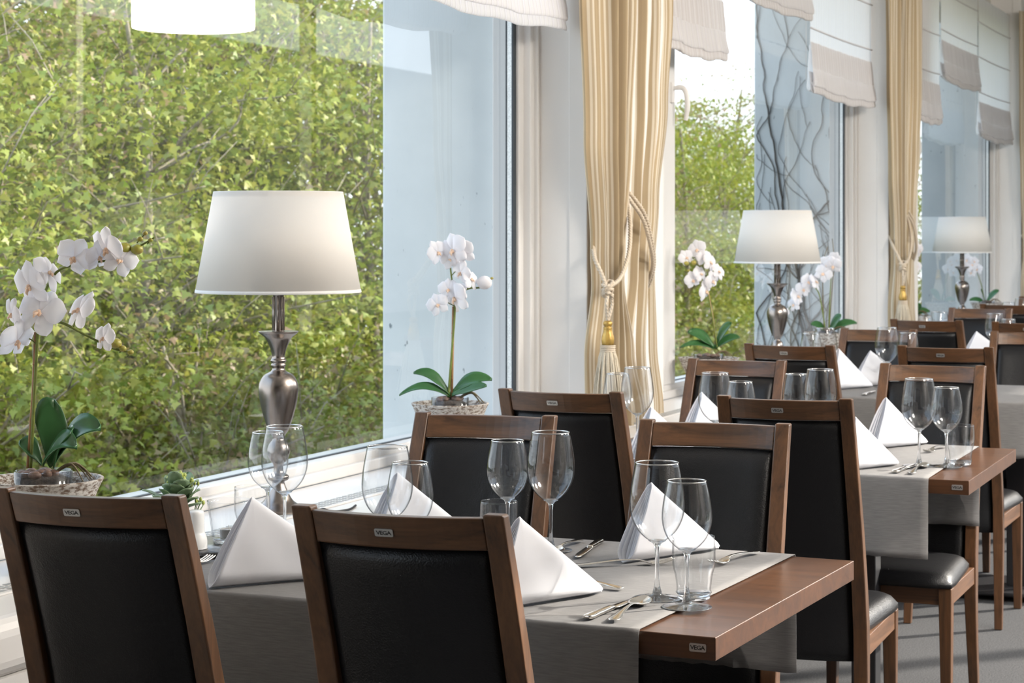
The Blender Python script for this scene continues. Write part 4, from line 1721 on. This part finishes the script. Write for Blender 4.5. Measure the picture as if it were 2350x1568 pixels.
orchid(-2.380, 3.140, 'white orchid with two arching sprays in a stone bowl, at the left edge', 3,
       [(125, 616, 80), (63, 599, 74), (150, 595, 66), (13, 570, 74), (-25, 545, 88), (-58, 491, 62), (-4, 495, 96), (-46, 440, 78), (71, 499, 78), (117, 445, 54), (108, 600, 60)],
       [[(-25, 2, 195), (-17, 0, 336), (-10, 0, 461), (-4, 0, 511), (25, 0, 570), (75, 0, 587), (134, 0, 595), (184, 0, 620), (213, 0, 637)],
        [(-12, 0, 440), (-4, 0, 482), (21, 0, 476), (42, 0, 471), (83, 0, 449), (134, 0, 424), (167, 0, 417)]],
       [(154, 0, 616, 26), (179, 0, 614, 22), (185, 0, 634, 11), (195, 0, 645, 9), (205, 0, 632, 9), (138, 0, 434, 22), (152, 0, 424, 13), (167, 0, 417, 11)],
       [((12, 0, 196), (15, 25, 312), 40, 8), ((20, 0, 200), (112, -10, 268), 30, 30), ((2, -10, 200), (74, -45, 236), 25, 26), ((-5, 5, 200), (-48, 10, 240), 20, 12), ((20, 0, 195), (60, -20, 262), 26, 14)],
       stake=[(-30, 195), (-20, 336), (-15, 455)], bowl_r=0.114, bowl_h=0.176)
orchid(-2.380, 4.930, 'white orchid in a stone bowl before the blue outer wall, left of the curtain', 8,
       [(7, 597, 92), (-34, 591, 66), (33, 591, 72), (1, 575, 62), (29, 536, 66), (58, 518, 62), (13, 467, 92), (-34, 449, 62), (-5, 490, 58), (25, 480, 60)],
       [[(-5, 2, 195), (5, 0, 324), (13, 0, 443), (2, 0, 538), (-2, 0, 597)], [(10, 0, 479), (55, 0, 493), (84, 0, 496), (114, 0, 520)]],
       [(94, 0, 508, 34), (114, 0, 520, 8), (110, 0, 512, 6)],
       [((0, 0, 200), (-100, 10, 258), 17, 22), ((0, 0, 195), (-138, -15, 200), 13, 26), ((5, 0, 200), (114, 5, 240), 21, 20), ((5, -6, 198), (100, -30, 226), 17, 6)],
       stake=[(4, 195), (6, 300), (9, 443)], bowl_r=0.106, bowl_h=0.180)
orchid(-2.480, 7.456, 'white orchid leaning left on a bamboo stake, left of the middle lamp', 13,
       [(-46, 577, 77), (-88, 546, 62), (5, 529, 77), (39, 492, 70), (-32, 483, 68), (14, 455, 77), (-12, 415, 82), (-63, 458, 68), (-20, 545, 64)],
       [[(34, 0, 186), (19, 0, 288), (-3, 0, 407), (-15, 0, 492), (-46, 0, 543), (-83, 0, 534)]],
       [(-88, -15, 523, 18), (-60, -15, 526, 20), (-80, -15, 495, 10)],
       [((22, 0, 190), (-80, 10, 250), 26, 16), ((24, 0, 190), (90, 10, 285), 22, 16), ((26, 0, 188), (120, -10, 232), 20, 14), ((20, 0, 188), (-112, -12, 194), 14, 18)],
       stake=[(34, 186), (18, 300), (-2, 410)], bowl_r=0.120, bowl_h=0.155)
orchid(-2.520, 9.370, 'white orchid drooping left with two bare shoots, right of the middle lamp', 21,
       [(22, 482, 88), (-22, 446, 86), (-59, 407, 86), (-95, 407, 78), (-117, 370, 80), (-145, 337, 84), (-165, 298, 70), (-4, 493, 76), (-195, 259, 44), (30, 520, 60)],
       [[(-9, 0, 157), (-26, 0, 277), (-48, 0, 363), (-102, 0, 396), (-156, 0, 320), (-195, 0, 259), (-225, 0, 229)], [(5, 0, 157), (10, 0, 300), (18, 0, 440), (24, 0, 520)]],
       [(-225, 0, 229, 14), (-205, 0, 240, 12)],
       [((7, 0, 157), (65, 0, 240), 28, 12), ((7, 0, 157), (140, 0, 205), 22, 20), ((0, 0, 157), (-80, 0, 200), 22, 14)],
       shoots=[[(9, 168), (26, 407), (35, 493), (24, 612)], [(-15, 168), (-22, 407), (-15, 515), (4, 576)]], bowl_r=0.112, bowl_h=0.165)
orchid(-2.580, 11.40, 'tall white orchid left of the farthest lamp', 34,
       [(-18, 632, 52), (8, 598, 76), (18, 553, 80), (50, 540, 70), (3, 488, 80), (34, 449, 76), (-13, 422, 80), (20, 510, 70)],
       [[(5, 0, 168), (-8, 0, 357), (-26, 0, 566), (-86, 0, 632)], [(35, 0, 168), (30, 0, 357), (20, 0, 520)]],
       [(-86, 0, 632, 16), (-52, 0, 645, 24)],
       [((5, 0, 160), (-50, 0, 220), 34, 12), ((5, 0, 160), (62, 0, 215), 34, 12), ((5, 0, 160), (110, 0, 185), 24, 14)], bowl_r=0.11, bowl_h=0.165)
orchid(-2.620, 13.90, 'white orchid bending left beside the farthest lamp, at right of it', 55,
       [(-140, 451, 84), (-104, 417, 84), (-68, 387, 78), (-110, 363, 70), (-158, 417, 66), (-88, 440, 70), (-130, 400, 70)],
       [[(-10, 0, 139), (-40, 0, 288), (-90, 0, 407), (-150, 0, 450)]], [],
       [((-10, 0, 150), (-40, 0, 240), 26, 10), ((-5, 0, 150), (84, 0, 235), 24, 16), ((-10, 0, 150), (-120, 0, 170), 20, 14)], bowl_r=0.11, bowl_h=0.155)

# ------------------------------------------------------------------ curtains, cords, tassels
def curtain_mesh(tab_c, tab_w, X0, z0, z1, nf, amp, seed, full=1.7):
    rnd = random.Random(seed)
    NU, NV = 150, 70
    ph = [rnd.uniform(0, 6.28) for _ in range(6)]
    v, uv = [], []
    wtop = lerp_table(tab_w, z1)
    for j in range(NV + 1):
        z = z0 + (z1 - z0) * j / NV
        c, w = lerp_table(tab_c, z), lerp_table(tab_w, z)
        squeeze = min(1.0, w / wtop)
        for i in range(NU + 1):
            u = i / NU
            uu = u + 0.012 * sin(2 * pi * 3 * u + ph[0] + z)
            fold = sin(2 * pi * nf * uu + ph[1] + 0.35 * sin(z * 2.1 + ph[4]))
            fold2 = sin(2 * pi * (nf * 2.3) * uu + ph[2])
            env = 0.55 + 0.45 * sin(pi * u) if True else 1
            A = amp * (0.95 - 0.25 * (1 - squeeze)) * env
            x = X0 + A * fold + 0.22 * A * fold2 + 0.018 * (1 - squeeze) * sin(pi * u)
            y = c + (u - 0.5) * w + 0.25 * A * cos(2 * pi * nf * uu + ph[1]) * squeeze
            v.append((x, y, z))
            uv.append((u * wtop * full, z))
    f = [(j * (NU + 1) + i, j * (NU + 1) + i + 1, (j + 1) * (NU + 1) + i + 1, (j + 1) * (NU + 1) + i) for j in range(NV) for i in range(NU)]
    return v, f, uv


def rope(mb, pts, r=0.0075, n=14):
    p = spline(pts, 24)
    q = [p[0]]
    for a, b in zip(p, p[1:]):
        k = max(1, int((b - a).length / 0.0022))
        q += [a.lerp(b, (i + 1) / k) for i in range(k)]
    mb.tube(q, r, 15, lobes=3, twist=170, depth=0.45)


def tassel(name_root, x, y, z):
    """hangs from a knot at x,y,z"""
    mb = MB()
    # knot: wrapped loops
    for k in range(4):
        zz = z + 0.018 - 0.012 * k
        pts = [(x + 0.014 * cos(a), y + 0.020 * sin(a) * (1 - 0.1 * k), zz + 0.008 * sin(a * 1.0 + k)) for a in [i * pi / 5 for i in range(11)]]
        rope(mb, pts, 0.0072, 4)
    rope(mb, [(x + 0.004, y - 0.012, z - 0.022), (x + 0.006, y - 0.026, z - 0.045), (x + 0.003, y - 0.012, z - 0.080), (x, y - 0.003, z - 0.100)], 0.0062, 8)
    rope(mb, [(x + 0.004, y + 0.012, z - 0.022), (x + 0.006, y + 0.024, z - 0.045), (x + 0.003, y + 0.010, z - 0.080), (x, y + 0.003, z - 0.100)], 0.0062, 8)
    mb.build('knot', M['cord'], name_root)
    zt = z - 0.098
    mb = MB()
    prof = densify([(0.006, zt), (0.013, zt - 0.004), (0.0150, zt - 0.010), (0.0130, zt - 0.016), (0.0105, zt - 0.019), (0.0145, zt - 0.023), (0.0150, zt - 0.034), (0.0200, zt - 0.050), (0.0215, zt - 0.062), (0.0205, zt - 0.073), (0.0190, zt - 0.077)], 3)
    seg = 32
    v, f = [], []
    for i, (r, zz) in enumerate(prof):
        for k in range(seg):
            a = 2 * pi * k / seg
            rr = r * (1 - 0.09 * abs(sin(4 * a)) ** 0.6 * (1 if i > 15 else 0.0)) if i > 15 else r
            v.append((x + rr * cos(a), y + rr * sin(a), zz))
    for i in range(len(prof) - 1):
        for k in range(seg):
            a, b = i * seg + k, i * seg + (k + 1) % seg
            f.append((a, b, b + seg, a + seg))
    mb.add(v, f)
    mb.build('turned_bead', M['gold'], name_root)
    zb = zt - 0.077
    mb = MB()
    for k in range(4):
        mb.lathe([(0.022, zb - 0.001 - 0.0055 * k), (0.0262, zb - 0.0038 - 0.0055 * k), (0.022, zb - 0.0063 - 0.0055 * k)], 28, x, y)
    mb.build('braid', M['cord'], name_root)
    rnd = random.Random(7)
    mb = MB()
    zf = zb - 0.021
    for k in range(260):
        a = rnd.uniform(0, 2 * pi)
        q = sqrt(rnd.uniform(0.25, 1))
        L = rnd.uniform(0.135, 0.175)
        sp = rnd.uniform(0.9, 1.25)
        r0, r1 = 0.022 * q, 0.046 * q * sp
        mb.tube([(x + r0 * cos(a), y + r0 * sin(a), zf + 0.004), (x + (r0 * 1.35) * cos(a), y + (r0 * 1.35) * sin(a), zf - 0.02), (x + (r0 + r1) * 0.55 * cos(a + .05), y + (r0 + r1) * 0.55 * sin(a + .05), zf - L * 0.5),
                 (x + r1 * cos(a + 0.1), y + r1 * sin(a + 0.1), zf - L)], [0.0016, 0.0016, 0.0014, 0.0008], 4, cap=False)
    mb.build('fringe', M['fringe'], name_root)


def curtain_pair(k, labs):
    dy = PITCH * k - (0.04 if k else 0)
    dx = -0.0175 * (dy)
    zb, zt = SILL + 0.004, 2.99
    # front curtain
    root = empty('curtain', (0, 0, 0), 0, labs[0], 'curtain', 'striped curtains on the piers')
    c = [(0.76, 6.18 + dy), (1.0, 6.11 + dy), (1.24, 6.085 + dy), (1.6, 6.10 + dy), (2.2, 6.115 + dy), (3.0, 6.12 + dy)]
    w = [(0.76, 0.52), (1.0, 0.40), (1.23, 0.225), (1.34, 0.25), (1.7, 0.39), (2.2, 0.50), (3.0, 0.54)]
    v, f, uv = curtain_mesh(c, w, -2.365 + dx, zb, zt, 4.3, 0.036, 3 + k)
    o = mesh_obj('drape', v, f, M['curtain'], root, True, uvs=uv)
    # rear curtain, tied to the other side
    root2 = empty('curtain', (0, 0, 0), 0, labs[1], 'curtain', 'striped curtains on the piers')
    c = [(0.76, 6.44 + dy), (1.0, 6.40 + dy), (1.26, 6.445 + dy), (1.5, 6.48 + dy), (1.85, 6.53 + dy), (2.2, 6.56 + dy), (3.0, 6.56 + dy)]
    w = [(0.76, 0.58), (1.0, 0.53), (1.26, 0.40), (1.5, 0.42), (1.85, 0.50), (2.2, 0.54), (3.0, 0.56)]
    v, f, uv = curtain_mesh(c, w, -2.420 + dx, zb, zt, 3.6, 0.034, 17 + k)
    mesh_obj('drape', v, f, M['curtain'], root2, True, uvs=uv)
    # cords
    r1 = empty('curtain_tieback', (0, 0, 0), 0, labs[2], 'tassel tieback', 'beige cord tiebacks with tassels')
    kx, ky, kz = -2.302 + dx, 5.905 + 0.12 + dy - 0.12, 1.215
    mb = MB()
    rope(mb, [(kx + 0.004, ky - 0.010, kz + 0.008), (kx - 0.02, ky - 0.005 + 0.01, kz + 0.05), (kx - 0.052, ky + 0.028, kz + 0.100), (kx - 0.10, ky + 0.13, kz + 0.16)], 0.0085, 12)
    rope(mb, [(kx + 0.004, ky + 0.012, kz + 0.008), (kx + 0.012, ky + 0.09, kz + 0.035), (kx + 0.006, ky + 0.18, kz + 0.11), (kx - 0.02, ky + 0.265, kz + 0.20), (kx - 0.06, ky + 0.345, kz + 0.28), (kx - 0.11, ky + 0.43, kz + 0.34)], 0.0085, 12)
    mb.build('cord', M['cord'], r1)
    tassel(r1, kx + 0.004, ky, kz)
    r2 = empty('curtain_tieback', (0, 0, 0), 0, labs[3], 'tieback', 'beige cord tiebacks with tassels')
    mb = MB()
    for q in (0, 1):
        e = 0.022 * q
        rope(mb, [(-2.385 + dx, 6.29 + dy, 1.545 - e), (-2.352 + dx, 6.375 + dy - e * .4, 1.465 - e), (-2.350 + dx, 6.445 + dy - e * .5, 1.38 - e), (-2.362 + dx, 6.51 + dy - e * .6, 1.30 - e * .5), (-2.395 + dx, 6.57 + dy - e, 1.23), (-2.44 + dx, 6.62 + dy - e, 1.18)], 0.0085, 10)
    mb.build('cord', M['cord'], r2)


curtain_pair(0, ('striped champagne curtain gathered above the nearest tassel, left one of its pair', 'striped champagne curtain behind it, pulled right by a double cord at the first pier',
                 'beige cord tieback with gold bead and tassel on the nearest curtain', 'double beige cord holding back the right curtain of the first pier'))
curtain_pair(1, ('striped champagne curtain with tassel on the second pier, right of the middle lamp', 'striped champagne curtain mostly behind the tasselled one on the second pier',
                 'beige cord tieback with gold bead and tassel on the second pier', 'double beige cord on the rear curtain of the second pier'))
curtain_pair(2, ('dim striped curtain at the right edge of the picture, third pier', 'striped curtain behind the one at the right edge, third pier',
                 'small far tassel tieback at the right edge of the picture', 'double beige cord on the rear curtain of the third pier'))


# ------------------------------------------------------------------ roman blinds
def blind(y0, y1, zb, label, seed):
    hem = M['blind'] if seed == 2 else M['hem']
    rnd = random.Random(seed)
    root = empty('roman_blind', (0, 0, 0), 0, label, 'roman blind', 'white roman blinds above the windows')
    NU = 40
    X = -2.470

    def sheet(prof, name, mat, wob=0.004, parent=root):
        v, uv = [], []
        s = 0
        for j, (dx, z) in enumerate(prof):
            if j:
                s += math.hypot(dx - prof[j - 1][0], z - prof[j - 1][1])
            for i in range(NU + 1):
                u = i / NU
                y = y0 + (y1 - y0) * u
                low = exp(-(z - zb) / 0.12)
                sag = -0.022 * sin(pi * u) * low + wob * sin(u * 21 + seed) * low
                xx = X + dx * (1 + 0.12 * sin(u * 37 + seed * 2)) + 0.0025 * sin(u * 60 + z * 3)
                v.append((WX(xx, y), y + (0.010 * low * sin(z * 60) if i in (0, NU) else 0), z + sag))
                uv.append((u * (y1 - y0), s))
        n = len(prof)
        f = [(j * (NU + 1) + i, j * (NU + 1) + i + 1, (j + 1) * (NU + 1) + i + 1, (j + 1) * (NU + 1) + i) for j in range(n - 1) for i in range(NU)]
        return mesh_obj(name, v, f, mat, parent, True, uvs=uv)

    top = 2.97
    prof = [(0.0, top - (top - zb - 0.13) * k / 14) for k in range(15)]
    sheet(prof, 'blind_fabric', M['blind'])
    # stacked pleats at the bottom
    pl = densify([(0.000, zb + 0.24), (0.010, zb + 0.15), (0.022, zb + 0.07), (0.028, zb + 0.035), (0.020, zb + 0.030), (0.006, zb + 0.05)], 4)
    sheet(pl, 'pleat', M['blind'])
    pl = densify([(0.004, zb + 0.235), (0.014, zb + 0.13), (0.020, zb + 0.035), (0.024, zb + 0.006), (0.016, zb), (0.004, zb + 0.03), (-0.006, zb + 0.10)], 4)
    sheet(pl, 'pleat', hem)
    pl = densify([(-0.004, zb + 0.22), (-0.012, zb + 0.09), (-0.014, zb + 0.03), (-0.006, zb + 0.008), (0.004, zb + 0.02)], 4)
    sheet(pl, 'pleat', M['blind'])
    # sewn-in rods
    mb = MB()
    z = zb + 0.30
    while z < top - 0.1:
        pts = [(WX(X + 0.003, y0 + (y1 - y0) * i / 20), y0 + (y1 - y0) * i / 20, z - 0.006 * sin(pi * i / 20)) for i in range(21)]
        mb.tube(pts, 0.004, 6)
        z += 0.235
    mb.build('rod', M['hem'], root)
    # pull cords at the edge
    mb = MB()
    for yy in (y0 + 0.01, y1 - 0.01):
        mb.tube([(WX(X - 0.02, yy), yy, top), (WX(X - 0.02, yy), yy, zb + 0.05)], 0.0012, 5)
    mb.build('pull_cord', M['trim'], root)


BL = [(3.28, 4.58, 2.38, 'raised roman blind above the nearest lamp, in the first window'),
      (4.60, 5.93, 2.045, 'white roman blind at the top of the picture left of the nearest curtain'),
      (6.90, 7.70, 2.085, 'short beige-hemmed roman blind just right of the nearest curtains'),
      (7.75, 9.05, 2.375, 'raised roman blind at the top edge over the middle lamp'),
      (9.07, 10.34, 2.045, 'long white roman blind with beige hem left of the second curtain'),
      (11.42, 12.17, 2.05, 'narrow roman blind just right of the second curtain'),
      (12.20, 13.48, 2.33, 'short dark-hemmed roman blind over the farthest lamp'),
      (13.50, 14.80, 2.03, 'roman blind near the right edge, next to the farthest curtain')]
for i, (a, b, z, lab) in enumerate(BL):
    blind(a, b, z, lab, i + 1)

# ------------------------------------------------------------------ climbing vines on the second and third fins
def vines(fin_y, X0, X1, seed, label='', n=9):
    rnd = random.Random(seed)
    mb = MB()

    def grow(x, z, ang, r, length, depth):
        pts = [(x, fin_y - 0.006 - r, z)]
        rs = [r]
        L = 0
        while L < length:
            st = 0.035
            ang += rnd.uniform(-0.30, 0.30)
            ang += (pi / 2 - ang) * 0.06
            x += st * cos(ang)
            z += st * sin(ang)
            if x < X1 + 0.01:
                x = X1 + 0.01
                ang = pi / 2 - 0.3
            if x > X0 - 0.01:
                x = X0 - 0.01
                ang = pi / 2 + 0.3
            L += st
            rr = max(r * (1 - 0.7 * L / length), 0.0014)
            pts.append((x, fin_y - 0.004 - rr - 0.004 * rnd.random(), z))
            rs.append(rr)
            if depth < 2 and rnd.random() < (0.10 if depth == 0 else 0.08):
                grow(x, z, ang + rnd.choice((-1, 1)) * rnd.uniform(0.4, 1.0), rr * 0.65, rnd.uniform(0.2, 0.6), depth + 1)
        mb.tube(pts, rs, 6)
    for k in range(n):
        x = X1 + 0.02 + (X0 - X1 - 0.06) * (k / n) ** 1.5
        grow(x, -0.4 + rnd.uniform(0, 0.3), pi / 2 + rnd.uniform(-0.2, 0.2), rnd.uniform(0.009, 0.013) if k < 2 else rnd.uniform(0.004, 0.006), rnd.uniform(2.2, 3.6), 0)
    o = mb.build('climbing_vine', M['vine'])
    tag(o, label, 'vine')


a = PIERS[2][0] + 0.0
F2 = PIERS[3][0] - 0.04
vines(F2, WX(-2.66, F2), WX(-3.12, F2), 4, n=6, label='bare climbing vine on the outer wall seen through the window behind the middle lamp')

# ------------------------------------------------------------------ trees outside
def leaf_cloud(seed, H, R, n_clust, per, size, low=0.0):
    """maple-like leaves in flat sprays; returns verts, faces"""
    rnd = np.random.default_rng(seed)
    angs = np.radians([-90, -55, -30, -5, 25, 60, 90, 120, 155, 185, 210, 235])
    rads = np.array([0.12, 0.55, 0.40, 0.85, 0.50, 0.55, 1.0, 0.55, 0.50, 0.85, 0.40, 0.55])
    K = len(angs)
    shp = np.stack([rads * np.cos(angs), rads * np.sin(angs), -0.22 * rads ** 2], 1)
    # cluster centres
    cc = []
    while len(cc) < n_clust:
        p = rnd.uniform(-1, 1, 3)
        q = np.linalg.norm(p)
        if q > 1 or q < 0.25:
            continue
        cc.append(p)
    cc = np.array(cc) * np.array([R, R, H / 2]) + np.array([0, 0, H / 2 + low])
    idx = np.repeat(np.arange(n_clust), per)
    csz = rnd.uniform(0.16, 0.42, n_clust)[idx]
    off = rnd.normal(0, 1, (len(idx), 3)) * np.stack([csz, csz, csz * 0.42], 1)
    pos = cc[idx] + off
    n = len(pos)
    sz = size * rnd.uniform(0.6, 1.35, n)
    # orientation: leaves hang outwards, fairly flat
    yaw = rnd.uniform(0, 2 * pi, n)
    tilt = rnd.normal(0.75, 0.5, n)
    cy, sy = np.cos(yaw), np.sin(yaw)
    ct, st = np.cos(tilt), np.sin(tilt)
    tw = rnd.uniform(0, 2 * pi, n)
    cw, sw = np.cos(tw), np.sin(tw)
    P = np.empty((n, K + 1, 3))
    S = np.vstack([[0, 0, 0], shp])
    x = S[:, 0][None] * cw[:, None] - S[:, 1][None] * sw[:, None]
    y = S[:, 0][None] * sw[:, None] + S[:, 1][None] * cw[:, None]
    z = np.repeat(S[:, 2][None], n, 0)
    y2 = y * ct[:, None] - z * st[:, None]
    z2 = y * st[:, None] + z * ct[:, None]
    x3 = x * cy[:, None] - y2 * sy[:, None]
    y3 = x * sy[:, None] + y2 * cy[:, None]
    P[:, :, 0] = x3 * sz[:, None] + pos[:, 0, None]
    P[:, :, 1] = y3 * sz[:, None] + pos[:, 1, None]
    P[:, :, 2] = z2 * sz[:, None] + pos[:, 2, None]
    base = (np.arange(n) * (K + 1))[:, None]
    tri = np.array([[0, 1 + k, 1 + (k + 1) % K] for k in range(K)])
    F = (base[:, :, None] + tri[None]).reshape(-1, 3)
    return P.reshape(-1, 3), F, cc


def fast_mesh(name, V, F, mat, parent):
    me = bpy.data.meshes.new(name)
    me.vertices.add(len(V))
    me.vertices.foreach_set('co', V.astype(np.float32).ravel())
    me.loops.add(F.size)
    me.loops.foreach_set('vertex_index', F.astype(np.int32).ravel())
    me.polygons.add(len(F))
    me.polygons.foreach_set('loop_start', np.arange(0, F.size, 3, dtype=np.int32))
    me.polygons.foreach_set('loop_total', np.full(len(F), 3, dtype=np.int32))
    me.materials.append(mat)
    me.update(calc_edges=True)
    o = bpy.data.objects.new(name, me)
    COL.objects.link(o)
    o.parent = parent
    return o


def make_tree(seed, H, R, n_clust, per, size, mat, name, low):
    root = empty(name, cat='tree' if name == 'tree' else 'shrub')
    V, F, cc = leaf_cloud(seed, H, R, n_clust, per, size, low)
    fast_mesh('foliage', V, F, mat, root)
    rnd = random.Random(seed)
    mb = MB()
    trunk = spline([(0, 0, -0.3), (0.1, 0.05, H * 0.3), (-0.1, 0.1, H * 0.6 + low), (0.05, 0, H * 0.95 + low)], 6)
    n = len(trunk)
    mb.tube(trunk, [0.075 * (1 - 0.85 * i / n) for i in range(n)], 8)
    mb.build('trunk', M['bark'], root)
    mb = MB()
    for c in cc[::2]:
        c = Vector(c)
        zt = max(0.2, c.z - rnd.uniform(0.5, 1.2))
        t = min(trunk, key=lambda p: abs(p.z - zt))
        mid = t.lerp(c, 0.5) + Vector((rnd.uniform(-.2, .2), rnd.uniform(-.2, .2), rnd.uniform(-0.05, .25)))
        p = spline([t, mid, c, c + (c - mid) * 0.3], 4)
        mb.tube(p, [0.011 * (1 - 0.85 * i / len(p)) + 0.002 for i in range(len(p))], 5)
        for q in range(2):
            e = p[len(p) // 2 + q * 3]
            t2 = e + Vector((rnd.uniform(-.5, .5), rnd.uniform(-.5, .5), rnd.uniform(0.1, .7)))
            mb.tube([e, e.lerp(t2, .5) + Vector((0, 0, .06)), t2], [0.006, 0.004, 0.002], 4)
    mb.build('branches', M['bark'], root)
    return root


tA = make_tree(1, 4.6, 1.7, 120, 150, 0.043, M['leafA'], 'tree', 0.9)
tB = make_tree(2, 5.4, 1.9, 130, 140, 0.040, M['leafB'], 'tree', 0.6)
tC = make_tree(3, 2.6, 1.5, 80, 150, 0.036, M['leafB'], 'shrub', 0.1)
rnd = random.Random(42)
TR = []
# (proto, x, y, z, scale)  front rank seen through the nearest window, then behind, then the distance
for p, x, y, z, s in [(0, -8.6, 12.4, -2.0, 1.0), (1, -9.0, 10.4, -2.0, 1.0), (0, -9.8, 14.6, -1.9, 1.15), (1, -10.8, 12.2, -2.0, 1.2), (0, -11.4, 15.4, -1.9, 1.3), (1, -12.0, 18.0, -1.9, 1.25), (0, -7.9, 8.9, -2.1, 0.95),
                      (2, -7.6, 11.4, -2.0, 1.0), (2, -8.1, 14.0, -2.0, 1.0), (2, -7.4, 9.6, -2.1, 0.9), (0, -13.8, 16.0, -1.8, 1.4), (1, -14.2, 20.0, -1.8, 1.35), (0, -9.2, 17.2, -1.9, 1.02), (1, -15.5, 23.5, -1.7, 1.3),
                      (1, -8.6, 20.0, -1.9, 0.90), (0, -7.8, 22.4, -1.9, 0.82), (2, -7.2, 17.8, -2.0, 1.0), (0, -8.4, 26.0, -1.8, 0.84), (1, -7.6, 30.0, -1.8, 0.84), (0, -10.6, 29.0, -1.8, 0.95), (1, -12, 26, -1.8, 1.05),
                      (0, -9.4, 35.0, -1.7, 0.98), (1, -12.0, 38.0, -1.7, 1.05), (2, -6.8, 25.0, -2.0, 1.0), (0, -6.6, 33.5, -1.9, 0.82), (1, -11.9, 33, -1.8, 1.0), (0, -12.4, 22.6, -1.8, 1.5), (1, -11.6, 20.2, -1.8, 1.25)]:
    TR.append((p, x, y, z, s))
protos = [tA, tB, tC]
first = [True] * 3
LB = ['dense spring-green leafy tree in the wood outside the windows', 'yellow-green leafy tree with pale branches in the wood outside the windows', 'low leafy shrub with reddish twigs at the foot of the wood outside']
GB = ['green trees in the wood', 'yellow-green trees in the wood', 'shrubs at the foot of the wood']
for p, x, y, z, s in TR:
    place(protos[p], first[p], (x, y, z), rnd.uniform(0, 6.28), LB[p], GB[p], (s, s, s * rnd.uniform(0.95, 1.08)))
    first[p] = False

# ------------------------------------------------------------------ one pendant mirrored in the window, two unseen drums added as fill
def make_pendant():
    root = empty('pendant_lamp', cat='pendant lamp')
    MB().lathe([(0.36, 0.0), (0.36, 0.36)], 48).build('lamp_shade', M['glow'], root)
    MB().tube([(0, 0, 0.1), (0, 0, CEIL - 2.60)], 0.006, 8).build('hanging_rod', M['pewter'], root)
    return root


pend = make_pendant()
for i, (x, y, lab) in enumerate([(0.9, 6.2, 'added drum-shaped fill light out of view beside the second table'), (1.12, 10.2, 'lit drum pendant lamp mirrored at the top of the nearest window'), (0.85, 4.4, 'added drum-shaped fill light out of view beside the nearest table')]):
    place(pend, i == 0, (x, y, 2.60), 0, lab, 'drum pendant lamps')

bpy.context.view_layer.update()
